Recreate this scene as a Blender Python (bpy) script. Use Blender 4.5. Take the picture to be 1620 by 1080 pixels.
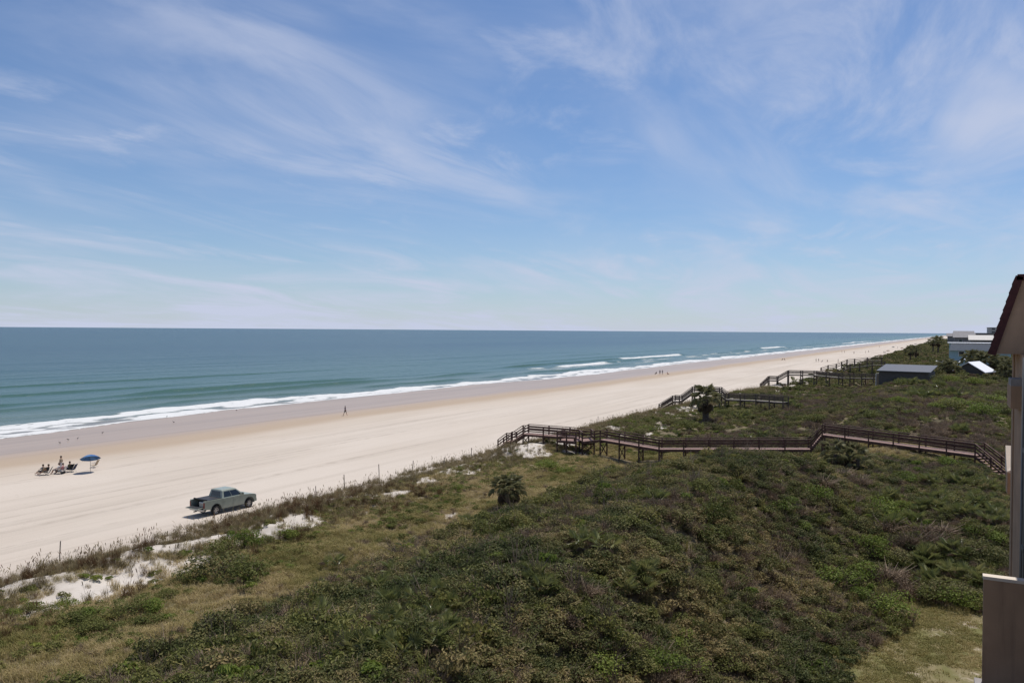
import bpy, bmesh, math, random
import numpy as np
from mathutils import Vector, Matrix, Euler
rnd = random.Random(7); R = np.random.RandomState(11)
S = bpy.context.scene
COL = S.collection
for o in list(bpy.data.objects): bpy.data.objects.remove(o)

# ------------------------------------------------------------------ camera
F, H = 1296.0, 15.0                      # focal length in photo pixels, eye height over the dune toe
TH = math.radians(27.8); ROLL = math.radians(0.39); PITCH = math.atan((540 - 522.3) / F)
fw = np.array([-math.sin(TH)*math.cos(PITCH), math.cos(TH)*math.cos(PITCH), -math.sin(PITCH)])
r0 = np.array([math.cos(TH), math.sin(TH), 0.0]); u0 = np.cross(r0, fw)
rv = r0*math.cos(ROLL) + u0*math.sin(ROLL); uv = np.cross(rv, fw)
CAM = np.array([0.0, 0.0, H])
cd = bpy.data.cameras.new('camera'); cam = bpy.data.objects.new('camera', cd); COL.objects.link(cam)
cd.sensor_width = 36.0; cd.lens = 36.0*F/1620; cd.clip_start = 0.2; cd.clip_end = 200000
m = Matrix.Identity(4)
for i in range(3): m[i][0], m[i][1], m[i][2], m[i][3] = rv[i], uv[i], -fw[i], CAM[i]
cam.matrix_world = m; S.camera = cam
S.render.resolution_x, S.render.resolution_y = 1024, 682

# ------------------------------------------------------------------ sky, sun, exposure
SUN = Vector((0.08, 0.48, 1.0)).normalized()
w = bpy.data.worlds.new('World'); S.world = w; w.use_nodes = True
nt = w.node_tree; nt.nodes.clear()
def N(nt, t, **k):
    n = nt.nodes.new(t)
    for a, b in k.items():
        if a == 'inp':
            for s, v in b.items(): n.inputs[s].default_value = v
        else: setattr(n, a, b)
    return n
def L(nt, a, b): nt.links.new(a, b)
sky = N(nt, 'ShaderNodeTexSky', sky_type='NISHITA', sun_disc=False)
sky.sun_elevation = math.asin(SUN.z); sky.sun_rotation = math.atan2(SUN.x, SUN.y)
sky.air_density = 1.0; sky.dust_density = 0.15; sky.ozone_density = 2.2; sky.altitude = 10
tc = N(nt, 'ShaderNodeTexCoord'); sp = N(nt, 'ShaderNodeSeparateXYZ'); L(nt, tc.outputs['Generated'], sp.inputs[0])
zc = N(nt, 'ShaderNodeMath', operation='MAXIMUM', inp={1: 0.0}); L(nt, sp.outputs['Z'], zc.inputs[0])
za = N(nt, 'ShaderNodeMath', operation='ADD', inp={1: 0.11}); L(nt, zc.outputs[0], za.inputs[0])
dv = N(nt, 'ShaderNodeVectorMath', operation='DIVIDE'); cz = N(nt, 'ShaderNodeCombineXYZ')
for i in range(3): L(nt, za.outputs[0], cz.inputs[i])
L(nt, tc.outputs['Generated'], dv.inputs[0]); L(nt, cz.outputs[0], dv.inputs[1])     # the cloud sheet seen from below
def cloud(rot, scale, nscale, det, lo, hi, dist=0.6, rough=0.55, loc=(0,0,0)):
    mp = N(nt, 'ShaderNodeMapping'); mp.inputs['Rotation'].default_value = (0, 0, math.radians(rot)); mp.inputs['Scale'].default_value = scale
    mp.inputs['Location'].default_value = loc
    L(nt, dv.outputs[0], mp.inputs[0])
    no = N(nt, 'ShaderNodeTexNoise', inp={'Scale': nscale, 'Detail': det, 'Roughness': rough, 'Distortion': dist}); L(nt, mp.outputs[0], no.inputs['Vector'])
    r = N(nt, 'ShaderNodeMapRange', interpolation_type='SMOOTHSTEP', inp={1: lo, 2: hi, 3: 0, 4: 1}); L(nt, no.outputs['Fac'], r.inputs[0]); return r.outputs[0]
def mth(nt, op, a, b, clamp=False):
    n = N(nt, 'ShaderNodeMath', operation=op, use_clamp=clamp)
    for i, v in enumerate((a, b)):
        if isinstance(v, (int, float)): n.inputs[i].default_value = v
        else: L(nt, v, n.inputs[i])
    return n.outputs[0]
broad = cloud(25, (1, 0.7, 1), 0.55, 4, 0.36, 0.62, 0.4, loc=(22.3, 13.1, 0))
patchy = cloud(-15, (1, 0.8, 1), 0.8, 3, 0.36, 0.58, 0.3, loc=(2.9, 6.2, 0))
streak = cloud(30, (1.25, 0.62, 1), 0.95, 11, 0.40, 0.72, 0.9, 0.58, loc=(24.7, 17.9, 0))
wisp0 = cloud(56, (1.4, 0.6, 1), 1.4, 11, 0.42, 0.74, 0.8, 0.62, loc=(2.3, 23.4, 0))
wisp = mth(nt, 'MULTIPLY', wisp0, patchy)
fib = mth(nt, 'MAXIMUM', mth(nt, 'MULTIPLY', streak, mth(nt, 'ADD', mth(nt, 'MULTIPLY', broad, 0.8), 0.2)), mth(nt, 'MULTIPLY', wisp, 0.9))
thin = mth(nt, 'DIVIDE', 0.020, mth(nt, 'ADD', zc.outputs[0], 0.026))                # the thin high veil is thicker along a slanting path
fac = mth(nt, 'ADD', mth(nt, 'ADD', mth(nt, 'MULTIPLY', broad, 0.10), mth(nt, 'MULTIPLY', fib, 0.70)), thin, True)
mx = N(nt, 'ShaderNodeMix', data_type='RGBA'); L(nt, fac, mx.inputs[0]); ti = N(nt, 'ShaderNodeVectorMath', operation='MULTIPLY'); ti.inputs[1].default_value = (.72, .90, 1.13); L(nt, sky.outputs[0], ti.inputs[0]); L(nt, ti.outputs[0], mx.inputs[6]); mx.inputs[7].default_value = (6.6, 7.2, 9.0, 1)
bg = N(nt, 'ShaderNodeBackground', inp={1: 0.085}); L(nt, mx.outputs[2], bg.inputs[0])
ow = N(nt, 'ShaderNodeOutputWorld'); L(nt, bg.outputs[0], ow.inputs[0])
sl = bpy.data.lights.new('sun', 'SUN'); sl.energy = 4.5; sl.angle = math.radians(0.53); sl.color = (1, 0.955, 0.89)
so = bpy.data.objects.new('sun', sl); COL.objects.link(so); so.rotation_euler = SUN.to_track_quat('Z', 'Y').to_euler(); so.location = (0, 0, 60)
S.view_settings.view_transform = 'Standard'; S.view_settings.look = 'None'; S.view_settings.exposure = 0.0; S.view_settings.gamma = 1.0

# ------------------------------------------------------------------ helpers
def ray(x, y): return fw + rv*((x-810)/F) - uv*((y-540)/F)
def onZ(x, y, z): d = ray(x, y); return CAM + d*((z-H)/d[2])
def onY(x, y, Y): d = ray(x, y); return CAM + d*(Y/d[1])
def topx(P):
    v = P - CAM; d = np.maximum(v@fw, .01); return 810 + F*(v@rv)/d, 540 - F*(v@uv)/d, v@fw
_g = R.rand(256, 256)
def vnoise(x, y, s=0):
    x = np.asarray(x, float) + 31.7*s; y = np.asarray(y, float) + 17.3*s
    xi = np.floor(x).astype(int); yi = np.floor(y).astype(int); fx = x-xi; fy = y-yi
    fx = fx*fx*(3-2*fx); fy = fy*fy*(3-2*fy)
    g = lambda a, b: _g[a & 255, b & 255]
    return (g(xi, yi)*(1-fx)+g(xi+1, yi)*fx)*(1-fy) + (g(xi, yi+1)*(1-fx)+g(xi+1, yi+1)*fx)*fy
def fbm(x, y, s=0, o=4):
    t = 0; a = .5; n = 0
    for k in range(o): t = t + a*vnoise(x*2**k, y*2**k, s+k); n += a; a *= .5
    return t/n
def ss(x, a, b):
    t = np.clip((np.asarray(x, float)-a)/(b-a), 0, 1); return t*t*(3-2*t)
def coast(Y): return np.interp(Y, [-3000, 130, 250, 1000, 3000, 40000], [0, 0, 6, 21, 61, 900])
def tag(o, label=None, cat=None, group=None, kind=None):
    if label: o['label'] = label
    if cat: o['category'] = cat
    if group: o['group'] = group
    if kind: o['kind'] = kind
    return o
def empty(name, loc=(0,0,0), rz=0.0, label=None, cat=None, group=None):
    o = bpy.data.objects.new(name, None); COL.objects.link(o); o.location = loc; o.rotation_euler = (0, 0, rz); o.empty_display_size = .2
    return tag(o, label, cat, group)
def link(name, me, parent=None, loc=None, rot=None, scl=None):
    o = bpy.data.objects.new(name, me); COL.objects.link(o)
    if parent: o.parent = parent
    if loc is not None: o.location = loc
    if rot is not None: o.rotation_euler = rot
    if scl is not None: o.scale = (scl,)*3 if isinstance(scl, (int, float)) else scl
    return o
class MB:
    def __init__(s): s.v = []; s.f = []; s.m = []
    def add(s, v, f, mi=0):
        n = len(s.v); s.v += [tuple(p) for p in v]; s.f += [tuple(i+n for i in q) for q in f]; s.m += [mi]*len(f); return s
    def box(s, a, b, mi=0):
        x0, y0, z0 = a; x1, y1, z1 = b
        return s.add([(x0,y0,z0),(x1,y0,z0),(x1,y1,z0),(x0,y1,z0),(x0,y0,z1),(x1,y0,z1),(x1,y1,z1),(x0,y1,z1)],
                     [(0,3,2,1),(4,5,6,7),(0,1,5,4),(1,2,6,5),(2,3,7,6),(3,0,4,7)], mi)
    def bar(s, p, q, w, h, mi=0, up=(0,0,1)):           # rectangular bar from p to q
        p = Vector(p); q = Vector(q); d = (q-p).normalized(); u = Vector(up)
        if abs(d.dot(u)) > .98: u = Vector((0,1,0))
        r = d.cross(u).normalized()*(w/2); t = r.cross(d).normalized()*(h/2)
        return s.add([p-r-t,p+r-t,p+r+t,p-r+t,q-r-t,q+r-t,q+r+t,q-r+t],
                     [(0,1,2,3),(7,6,5,4),(0,4,5,1),(1,5,6,2),(2,6,7,3),(3,7,4,0)], mi)
    def tube(s, pts, rad, n=6, mi=0):
        pts = [Vector(p) for p in pts]; rs = rad if isinstance(rad, (list, tuple)) else [rad]*len(pts); V = []; Fa = []
        for i, p in enumerate(pts):
            d = (pts[min(i+1, len(pts)-1)]-pts[max(i-1, 0)]).normalized()
            u = Vector((0,0,1)) if abs(d.z) < .9 else Vector((0,1,0))
            a = d.cross(u).normalized(); b = d.cross(a)
            for k in range(n): t = 2*math.pi*k/n; V.append(p+(a*math.cos(t)+b*math.sin(t))*rs[i])
        for i in range(len(pts)-1):
            for k in range(n): Fa.append((i*n+k, i*n+(k+1)%n, (i+1)*n+(k+1)%n, (i+1)*n+k))
        Fa.append(tuple(range(n))[::-1]); Fa.append(tuple(range((len(pts)-1)*n, len(pts)*n)))
        return s.add(V, Fa, mi)
    def mesh(s, name, mats, smooth=False):
        me = bpy.data.meshes.new(name); me.from_pydata(s.v, [], s.f); mats = mats if isinstance(mats, list) else [mats]
        for x in mats: me.materials.append(x)
        if len(mats) > 1: me.polygons.foreach_set('material_index', s.m)
        if smooth: me.polygons.foreach_set('use_smooth', [True]*len(me.polygons))
        me.update(); return me
    def build(s, name, mats, parent=None, smooth=False, **k): return link(name, s.mesh(name, mats, smooth), parent, **k)
def bevel(o_or_me, w, seg=2, ang=30):
    me = o_or_me if isinstance(o_or_me, bpy.types.Mesh) else o_or_me.data
    b = bmesh.new(); b.from_mesh(me); bmesh.ops.remove_doubles(b, verts=b.verts, dist=1e-5)
    bmesh.ops.recalc_face_normals(b, faces=b.faces)
    es = [e for e in b.edges if len(e.link_faces) == 2 and e.calc_face_angle(0) > math.radians(ang)]
    bmesh.ops.bevel(b, geom=es, offset=w, segments=seg, profile=.6, affect='EDGES', clamp_overlap=True)
    b.to_mesh(me); b.free(); return o_or_me

# ------------------------------------------------------------------ materials
def mat(name, col, rough=.8, var=.12, scale=3.0, bump=0.0, bscale=20, metal=0, spec=.3, coords='Object', inst=0.0):
    M = bpy.data.materials.new(name); M.use_nodes = True; t = M.node_tree; p = t.nodes['Principled BSDF']
    p.inputs['Roughness'].default_value = rough; p.inputs['Metallic'].default_value = metal; p.inputs['Specular IOR Level'].default_value = spec
    c = N(t, 'ShaderNodeTexCoord'); n = N(t, 'ShaderNodeTexNoise', inp={'Scale': scale, 'Detail': 5.0}); L(t, c.outputs[coords], n.inputs['Vector'])
    mr = N(t, 'ShaderNodeMapRange', inp={1: .3, 2: .7, 3: 1-var, 4: 1+var}); L(t, n.outputs['Fac'], mr.inputs[0])
    v = mr.outputs[0]
    if inst:
        oi = N(t, 'ShaderNodeObjectInfo'); r2 = N(t, 'ShaderNodeMapRange', inp={1: 0, 2: 1, 3: 1-inst, 4: 1+inst}); L(t, oi.outputs['Random'], r2.inputs[0])
        v = mth(t, 'MULTIPLY', v, r2.outputs[0])
    vm = N(t, 'ShaderNodeVectorMath', operation='SCALE'); vm.inputs[0].default_value = col; L(t, v, vm.inputs['Scale'])
    L(t, vm.outputs[0], p.inputs['Base Color'])
    if bump:
        n2 = N(t, 'ShaderNodeTexNoise', inp={'Scale': bscale, 'Detail': 4.0}); L(t, c.outputs[coords], n2.inputs['Vector'])
        b = N(t, 'ShaderNodeBump', inp={'Strength': bump, 'Distance': .02}); L(t, n2.outputs['Fac'], b.inputs['Height']); L(t, b.outputs[0], p.inputs['Normal'])
    return M
def leafmat(name, c1, c2, trans=.3, rough=.62, c3=None):
    # per-instance colour between c1 and c2 ('tint' on scattered points, random on single objects), per-leaf jitter from 'lj'
    M = bpy.data.materials.new(name); M.use_nodes = True; t = M.node_tree; t.nodes.clear()
    oi = N(t, 'ShaderNodeObjectInfo'); at = N(t, 'ShaderNodeAttribute', attribute_name='lj'); ti = N(t, 'ShaderNodeAttribute', attribute_name='tint', attribute_type='INSTANCER')
    f = mth(t, 'ADD', mth(t, 'MULTIPLY', oi.outputs['Random'], .45), mth(t, 'MULTIPLY', at.outputs['Fac'], .45))
    f = mth(t, 'ADD', f, ti.outputs['Fac'], True)
    ra = N(t, 'ShaderNodeValToRGB'); L(t, f, ra.inputs[0]); e = ra.color_ramp.elements
    e[0].position = .05; e[0].color = (*c1, 1); e[1].position = .95; e[1].color = (*(c3 or c2), 1)
    if c3: k = e.new(.55); k.color = (*c2, 1)
    p = N(t, 'ShaderNodeBsdfPrincipled', inp={'Roughness': rough, 'Specular IOR Level': .45 if rough < .4 else .12}); tr = N(t, 'ShaderNodeBsdfTranslucent'); mix = N(t, 'ShaderNodeMixShader', inp={0: trans})
    L(t, ra.outputs[0], p.inputs['Base Color']); L(t, ra.outputs[0], tr.inputs[0]); L(t, p.outputs[0], mix.inputs[1]); L(t, tr.outputs[0], mix.inputs[2])
    o = N(t, 'ShaderNodeOutputMaterial'); L(t, mix.outputs[0], o.inputs[0]); return M

# ------------------------------------------------------------------ terrain
PATCH = [(-40.8, 30.5, 1.9, 6.5), (-41.5, 45.0, 1.5, 4.2), (-43.2, 37.5, .8, 3), (-41.5, 84.5, 1.8, 3.2), (-44.0, 88.0, 2.4, 3.0), (-41.0, 93.5, 2.2, 2.0), (-38.2, 88.8, 2.0, 1.5), (-41.5, 57.5, .9, 1.7),
         (-42, 63.0, .8, 2.0), (-41.5, 70.5, .9, 2.4), (-36.5, 117, 1.3, 4), (-35.5, 107, .8, 3), (-40, 150, 2, 5), (-33, 52.5, .5, .9), (-38, 228, 6, 10), (-34, 60, .5, .8)]
def patch(X, Y):
    p = np.zeros(np.broadcast(X, Y).shape); wx = X + 1.2*(fbm(X/1.7, Y/1.7, 5)-.5); wy = Y + 2.4*(fbm(X/1.9, Y/1.9, 9)-.5)
    for a, b, c, d in PATCH: p = np.maximum(p, 1-ss(((wx-a)/c)**2+((wy-b)/d)**2, .55, 1.25))
    return p
def lawn(X, Y):
    e = -3.4 + .9*np.sin(Y/3.1) + 1.6*(fbm(X/3, Y/3, 21)-.5)
    return ss(X, e, e+1.2)*(1-ss(Y+2*(fbm(X/2, Y/2, 8)-.5), 45.8, 47.6))*ss(Y, 4, 9)
def ground(X, Y):
    X = np.asarray(X, float); Y = np.asarray(Y, float); x = X-coast(Y)
    z = np.where(x < -50, np.where(x < -95, -.9+(x+95)*.0165, (x+50)*.02), 0.0)
    z = np.where(x < -132, -1.5+(x+132)*.02, z)
    z = np.maximum(z, -8)
    n1 = fbm(X/6, Y/9, 1); n2 = fbm(X/3.3, Y/3.3, 2); land = ss(x, -50.5, -46)
    z = z + .62*ss(x, -49.5, -41) + .13*ss(x, -42, -36) + .45*ss(x, -30, -12)
    z = z + .75*np.exp(-((x+43.8)/2.2)**2)*(.1+1.1*n1)*(1+.9*np.exp(-((Y-88)/9)**2))
    d1 = (1-ss(Y+5*(n1-.5), 53, 75))*(1-ss(x, -12.0+2*(n2-.5), -3.3))
    z = z + d1*(3.3*ss(x+2.4*(n1-.5), -25.4, -22.4) + 1.9*ss(x, -23, -12.5))
    z = z + 2.0*ss(Y, 46.5, 61)*ss(X, -15, -8)*(1-ss(X, 3, 9))*(1-.5*ss(Y, 80, 95))
    z = z + 1.3*np.exp(-((X+4)/5)**2-((Y-92)/6)**2) - .9*np.exp(-((X+16)/5)**2-((Y-90)/5)**2)
    z = z + 2.3*ss(Y, 98, 135)*ss(x, -27, -9)
    z = z - 1.5*np.exp(-((X-6.8)/3.2)**2-((Y-82.5)/6)**2)
    z = z - .35*np.exp(-((x+31)/6)**2-((Y-88)/12)**2)
    veg = land*(1-lawn(X, Y))
    z = z + veg*((n2-.5)*.95 + (fbm(X/1.1, Y/1.1, 3)-.5)*.16)
    z = z + (1-land)*((fbm(X/14, Y/40, 4)-.5)*.12)*ss(x, -100, -80) + (fbm(X/1.3, Y/2.6, 6)-.5)*.05*(1-land)*ss(x, -92, -70)
    return z
def gz(x, y): return float(ground(x, y))
def grid_mesh(name, xs, ys, zf, attrs, material, follow=True):
    YY, XX = np.meshgrid(ys, xs, indexing='ij'); XW = XX + (coast(YY) if follow else 0)
    Z = zf(XW, YY); nY, nX = XX.shape
    me = bpy.data.meshes.new(name); co = np.stack([XW, YY, Z], -1).reshape(-1, 3)
    i = np.arange((nY-1)*(nX-1)); a = (i//(nX-1))*nX + i % (nX-1)
    q = np.stack([a, a+1, a+1+nX, a+nX], -1)
    me.vertices.add(len(co)); me.vertices.foreach_set('co', co.ravel()); me.loops.add(q.size); me.loops.foreach_set('vertex_index', q.ravel())
    me.polygons.add(len(q)); me.polygons.foreach_set('loop_start', np.arange(len(q))*4); me.polygons.foreach_set('use_smooth', np.ones(len(q), bool))
    me.update(calc_edges=True)
    for n, fn in attrs.items():
        at = me.attributes.new(n, 'FLOAT', 'POINT'); at.data.foreach_set('value', np.ascontiguousarray(fn(XW, YY)).ravel().astype(np.float32))
    me.materials.append(material); o = link(name, me); return o
def steps(a, b, d0, growth, mx=1e9):
    r = [a]; d = d0
    while r[-1] < b: r.append(r[-1]+d); d = min(d*growth, mx)
    return r
def vegmask(X, Y):
    x = X-coast(Y); return np.clip(ss(x, -48.5, -43)*(1-patch(X, Y))*(.35+.65*ss(x, -41, -37)), 0, 1)
# ground material
G = bpy.data.materials.new('beach_sand_and_dune_soil'); G.use_nodes = True; t = G.node_tree; p = t.nodes['Principled BSDF']
A = lambda n: N(t, 'ShaderNodeAttribute', attribute_name=n).outputs['Fac']
def mixc(t, f, a, b):
    n = N(t, 'ShaderNodeMix', data_type='RGBA')
    for s, v in ((0, f), (6, a), (7, b)):
        if isinstance(v, tuple): n.inputs[s].default_value = (*v, 1)
        elif isinstance(v, float): n.inputs[s].default_value = v
        else: L(t, v, n.inputs[s])
    return n.outputs[2]
def mr(t, v, a, b, c=0., d=1., sm=True):
    n = N(t, 'ShaderNodeMapRange', interpolation_type='SMOOTHSTEP' if sm else 'LINEAR', inp={1: a, 2: b, 3: c, 4: d}); L(t, v, n.inputs[0]); return n.outputs[0]
gc = N(t, 'ShaderNodeNewGeometry').outputs['Position']
def tex(t, vec, scl, ns, det=5., rough=.55, dist=0.):
    mp = N(t, 'ShaderNodeMapping', inp={'Scale': scl}); L(t, vec, mp.inputs[0]); n = N(t, 'ShaderNodeTexNoise', inp={'Scale': ns, 'Detail': det, 'Roughness': rough, 'Distortion': dist}); L(t, mp.outputs[0], n.inputs['Vector']); return n.outputs['Fac']
xs_ = A('xs'); vg = A('veg'); lw = A('lawn')
big = tex(t, gc, (1, .35, 1), .07); streak_n = tex(t, gc, (1, .025, 1), .55, 6.); fine = tex(t, gc, (1, 1, 1), 6., 8., .7); med = tex(t, gc, (1, .6, 1), .9, 6.)
trk = mr(t, tex(t, gc, (1, .012, 1), .8, 3., .5, .3), .56, .66)                          # wheel tracks that run with the shore
sand = mixc(t, mr(t, big, .35, .65), (.525, .458, .388), (.485, .418, .348))
sand = mixc(t, mth(t, 'MULTIPLY', mr(t, streak_n, .45, .7), .38), sand, (.40, .345, .285))
sand = mixc(t, mth(t, 'MULTIPLY', trk, mr(t, med, .35, .7, .1, .75)), sand, (.37, .315, .26))
rut = N(t, 'ShaderNodeMapping', inp={'Rotation': (0, 0, .035)}); L(t, gc, rut.inputs[0]); rutn = mr(t, tex(t, rut.outputs[0], (1, .008, 1), 1.6, 2., .5, .25), .60, .66)
sand = mixc(t, mth(t, 'MULTIPLY', rutn, mr(t, big, .4, .62, 0., .45)), sand, (.37, .315, .26))
foot_ = mr(t, tex(t, gc, (1, 1, 1), 2.4, 3., .6), .62, .72)
sand = mixc(t, mth(t, 'MULTIPLY', foot_, mr(t, tex(t, gc, (1, .3, 1), .11, 3.), .48, .62, 0., .5)), sand, (.35, .30, .25))
sand = mixc(t, mth(t, 'MULTIPLY', mr(t, fine, .52, .72), .35), sand, (.39, .335, .275))
wob = mth(t, 'ADD', xs_, mth(t, 'MULTIPLY', mth(t, 'SUBTRACT', tex(t, gc, (1, .25, 1), .06, 4.), .5), 12.))
damp = mr(t, wob, -76., -94.); wet = mr(t, wob, -96., -105.)
sand = mixc(t, mth(t, 'MULTIPLY', damp, .40), sand, (.42, .335, .25))
sand = mixc(t, mr(t, wob, -89., -96.), sand, (.375, .292, .215))
wetc = mixc(t, mr(t, streak_n, .4, .65), (.37, .29, .23), (.315, .248, .198))
sand = mixc(t, wet, sand, wetc)
white = mixc(t, mr(t, med, .4, .7), (.52, .47, .415), (.42, .372, .315))                 # loose dune sand
sand = mixc(t, mr(t, xs_, -50., -46.), sand, white)
soil = mixc(t, mr(t, med, .4, .65), (.155, .12, .07), (.10, .085, .045)); soil = mixc(t, mth(t, 'MULTIPLY', mr(t, fine, .5, .7), .5), soil, (.20, .165, .11))
c = mixc(t, vg, sand, soil)
lg = mixc(t, mr(t, med, .38, .62), (.135, .128, .045), (.20, .165, .085)); lg = mixc(t, mr(t, tex(t, gc, (1, 1, 1), .55, 5., .65), .56, .66), lg, (.36, .30, .225))
c = mixc(t, lw, c, lg)
L(t, c, p.inputs['Base Color']); p.inputs['Specular IOR Level'].default_value = .22
L(t, mr(t, wet, 0., 1., .95, .38, False), p.inputs['Roughness'])
bh = mth(t, 'ADD', mth(t, 'MULTIPLY', med, .5), mth(t, 'MULTIPLY', fine, .5)); b = N(t, 'ShaderNodeBump', inp={'Distance': .10}); L(t, bh, b.inputs['Height'])
L(t, mr(t, wet, 0., 1., .55, .03, False), b.inputs['Strength']); L(t, b.outputs[0], p.inputs['Normal'])
X1 = np.array([-60000, -3000, -600, -300, -200] + list(np.arange(-170, -62, 2.5)) + list(np.arange(-62, 16, .42)) + steps(17, 4000, 2, 1.35))
Y1 = np.array([-3000, -800, -200, -60] + list(np.arange(-30, 8, 4)) + list(np.arange(8, 140, .45)) + steps(141, 40000, .9, 1.03))
gr = grid_mesh('ground', X1, Y1, ground, {'xs': lambda X, Y: X-coast(Y), 'veg': lambda X, Y: np.clip(vegmask(X, Y), 0, 1), 'lawn': lawn}, G); tag(gr, kind='structure')

# ------------------------------------------------------------------ sea
SEA = -1.42
def crest(Y, base, amp, sc, s): return base + amp*(fbm(np.asarray(Y)/sc, np.asarray(Y)*0+s*3.3, s, 3)-.5)
def swash(Y): return crest(Y, -125.5, 10, 34, 31) + 1.6*np.sin(Y/41)
SW = [(-147, .36, 30, 41), (-163, .55, 60, 42), (-176, .6, 55, 43), (-197, .34, 90, 44), (-225, .34, 120, 45), (-262, .34, 160, 46), (-310, .35, 220, 47), (-372, .35, 260, 48)]
def sea_h(X, Y):
    x = X-coast(Y); z = np.full(x.shape, SEA)
    for b, h, sc, s in SW:
        c = crest(Y, b, 9, sc, s); a = h*(.25+1.2*ss(fbm(Y/(sc*1.1), Y*0+s, s+3, 2), .3, .7)); d = x-c
        z = z + a*np.exp(-np.where(d > 0, d/1.6, d/4.5)**2)
    z = z + (fbm(X/9, Y/22, 50, 3)-.5)*.28*(1-ss(x, -150, -128)) + (fbm(X/2.4, Y/6, 52, 3)-.5)*.13*(1-ss(x, -140, -124))
    e = swash(Y); sh = ss(x, -140, e)                 # the swash runs up the sand
    z = z*(1-sh) + sh*np.maximum(ground(X, Y)+.025, SEA-.5)
    fo = sea_foam(X, Y); z = z + fo*(.05+.22*ss(x, -126, -136)*vnoise(X/.9, Y/1.7, 61))
    return z
def sea_foam(X, Y):
    x = X-coast(Y); e = swash(Y)
    top = crest(Y, -137.5, 12, 24, 33) + 7*(fbm(x/5, Y/8, 35)-.5)
    f = ss(x, top-1.0, top+1.5)*(1-ss(x, e-1.2, e-.1))
    lace = ss(fbm(x/1.8, Y/5, 36), .40, .58)
    inner = ss(x, top+2.5, top+7)
    f = f*(1-inner*(1-lace)*.85)
    f = np.maximum(f, ss(x, e-2.2, e-1.0)*(1-ss(x, e-.5, e))*.8)
    # separate breakers further out
    for b, y0, y1, sc, s, wd in [(-176, 440, 560, 55, 43, 4.5), (-163, 325, 400, 60, 42, 9), (-163, 300, 330, 60, 42, 3), (-176, 820, 960, 55, 43, 4), (-163, 1300, 1700, 60, 42, 5)]:
        c = crest(Y, b, 9, sc, s); k = ss(Y, y0, y0+20)*(1-ss(Y, y1-20, y1))
        f = np.maximum(f, k*ss(x, c-1.5, c+.2)*(1-ss(x, c+wd*.4, c+wd))*(.55+.45*ss(fbm(x/2, Y/9, 38), .35, .6)))
    f = np.maximum(f, .4*ss(fbm(x/4, Y/16, 39), .56, .66)*ss(x, -176, -160)*(1-ss(x, -150, -140))*ss(Y, 240, 330))
    return np.clip(f, 0, 1)
W = bpy.data.materials.new('sea_water'); W.use_nodes = True; t = W.node_tree; p = t.nodes['Principled BSDF']
gc = N(t, 'ShaderNodeNewGeometry').outputs['Position']; xs_ = A('xs'); fo = A('foam'); cr = A('crest')
deep = mixc(t, mr(t, tex(t, gc, (1, .12, 1), .006, 4.), .35, .65), (.028, .068, .088), (.038, .084, .098))
wc = mixc(t, mr(t, xs_, -420., -175.), deep, (.058, .115, .112)); wc = mixc(t, mr(t, xs_, -175., -140.), wc, (.105, .150, .135)); wc = mixc(t, mr(t, xs_, -139., -126.), wc, (.205, .195, .175))
wc = mixc(t, mth(t, 'MULTIPLY', cr, .75), wc, (.035, .090, .062))
fn = tex(t, gc, (1, .5, 1), 1.1, 6., .7); fm = mth(t, 'MULTIPLY', fo, mr(t, fn, .30, .52, .35, 1.), True); fm = mr(t, fm, .15, .6)
L(t, mixc(t, fm, wc, (.60, .60, .59)), p.inputs['Base Color']); p.inputs['IOR'].default_value = 1.33
L(t, mr(t, fm, 0., 1., .27, .9, False), p.inputs['Roughness']); L(t, mr(t, fm, 0., 1., .26, .1, False), p.inputs['Specular IOR Level'])
w1 = tex(t, gc, (1, .35, 1), .9, 6., .62); w2 = tex(t, gc, (1, .2, 1), .09, 5., .6); b1 = N(t, 'ShaderNodeBump', inp={'Strength': .55, 'Distance': .5}); L(t, w1, b1.inputs['Height'])
b2 = N(t, 'ShaderNodeBump', inp={'Strength': .7, 'Distance': 3.5}); L(t, w2, b2.inputs['Height']); L(t, b1.outputs[0], b2.inputs['Normal']); L(t, b2.outputs[0], p.inputs['Normal'])
def sea_crest(X, Y):
    x = X-coast(Y); f = np.zeros(x.shape)
    for b, h, sc, s in SW[:5]:
        c = crest(Y, b, 9, sc, s); a = .25+1.2*ss(fbm(Y/(sc*1.1), Y*0+s, s+3, 2), .3, .7); d = x-c; f = np.maximum(f, np.clip(a, 0, 1)*np.exp(-((d-1.2)/1.8)**2))
    return f
xo = [-v for v in steps(118, 240, .62, 1.0)] + [-v for v in steps(241, 80000, 1.2, 1.10)]
X2 = np.array(xo[::-1]); Y2 = np.array([-60000, -20000, -6000, -2000, -600, -150] + list(np.arange(-60, 40, 5)) + list(np.arange(40, 330, 1.1)) + steps(331, 120000, 1.5, 1.016, 2500))
def sea_clip(X, Y):
    return sea_h(X, Y) - 1.0*ss(X-coast(Y), swash(Y), swash(Y)+1.2)
sea = grid_mesh('sea', X2, Y2, sea_clip, {'xs': lambda X, Y: X-coast(Y), 'foam': sea_foam, 'crest': sea_crest}, W); tag(sea, kind='structure')

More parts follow.
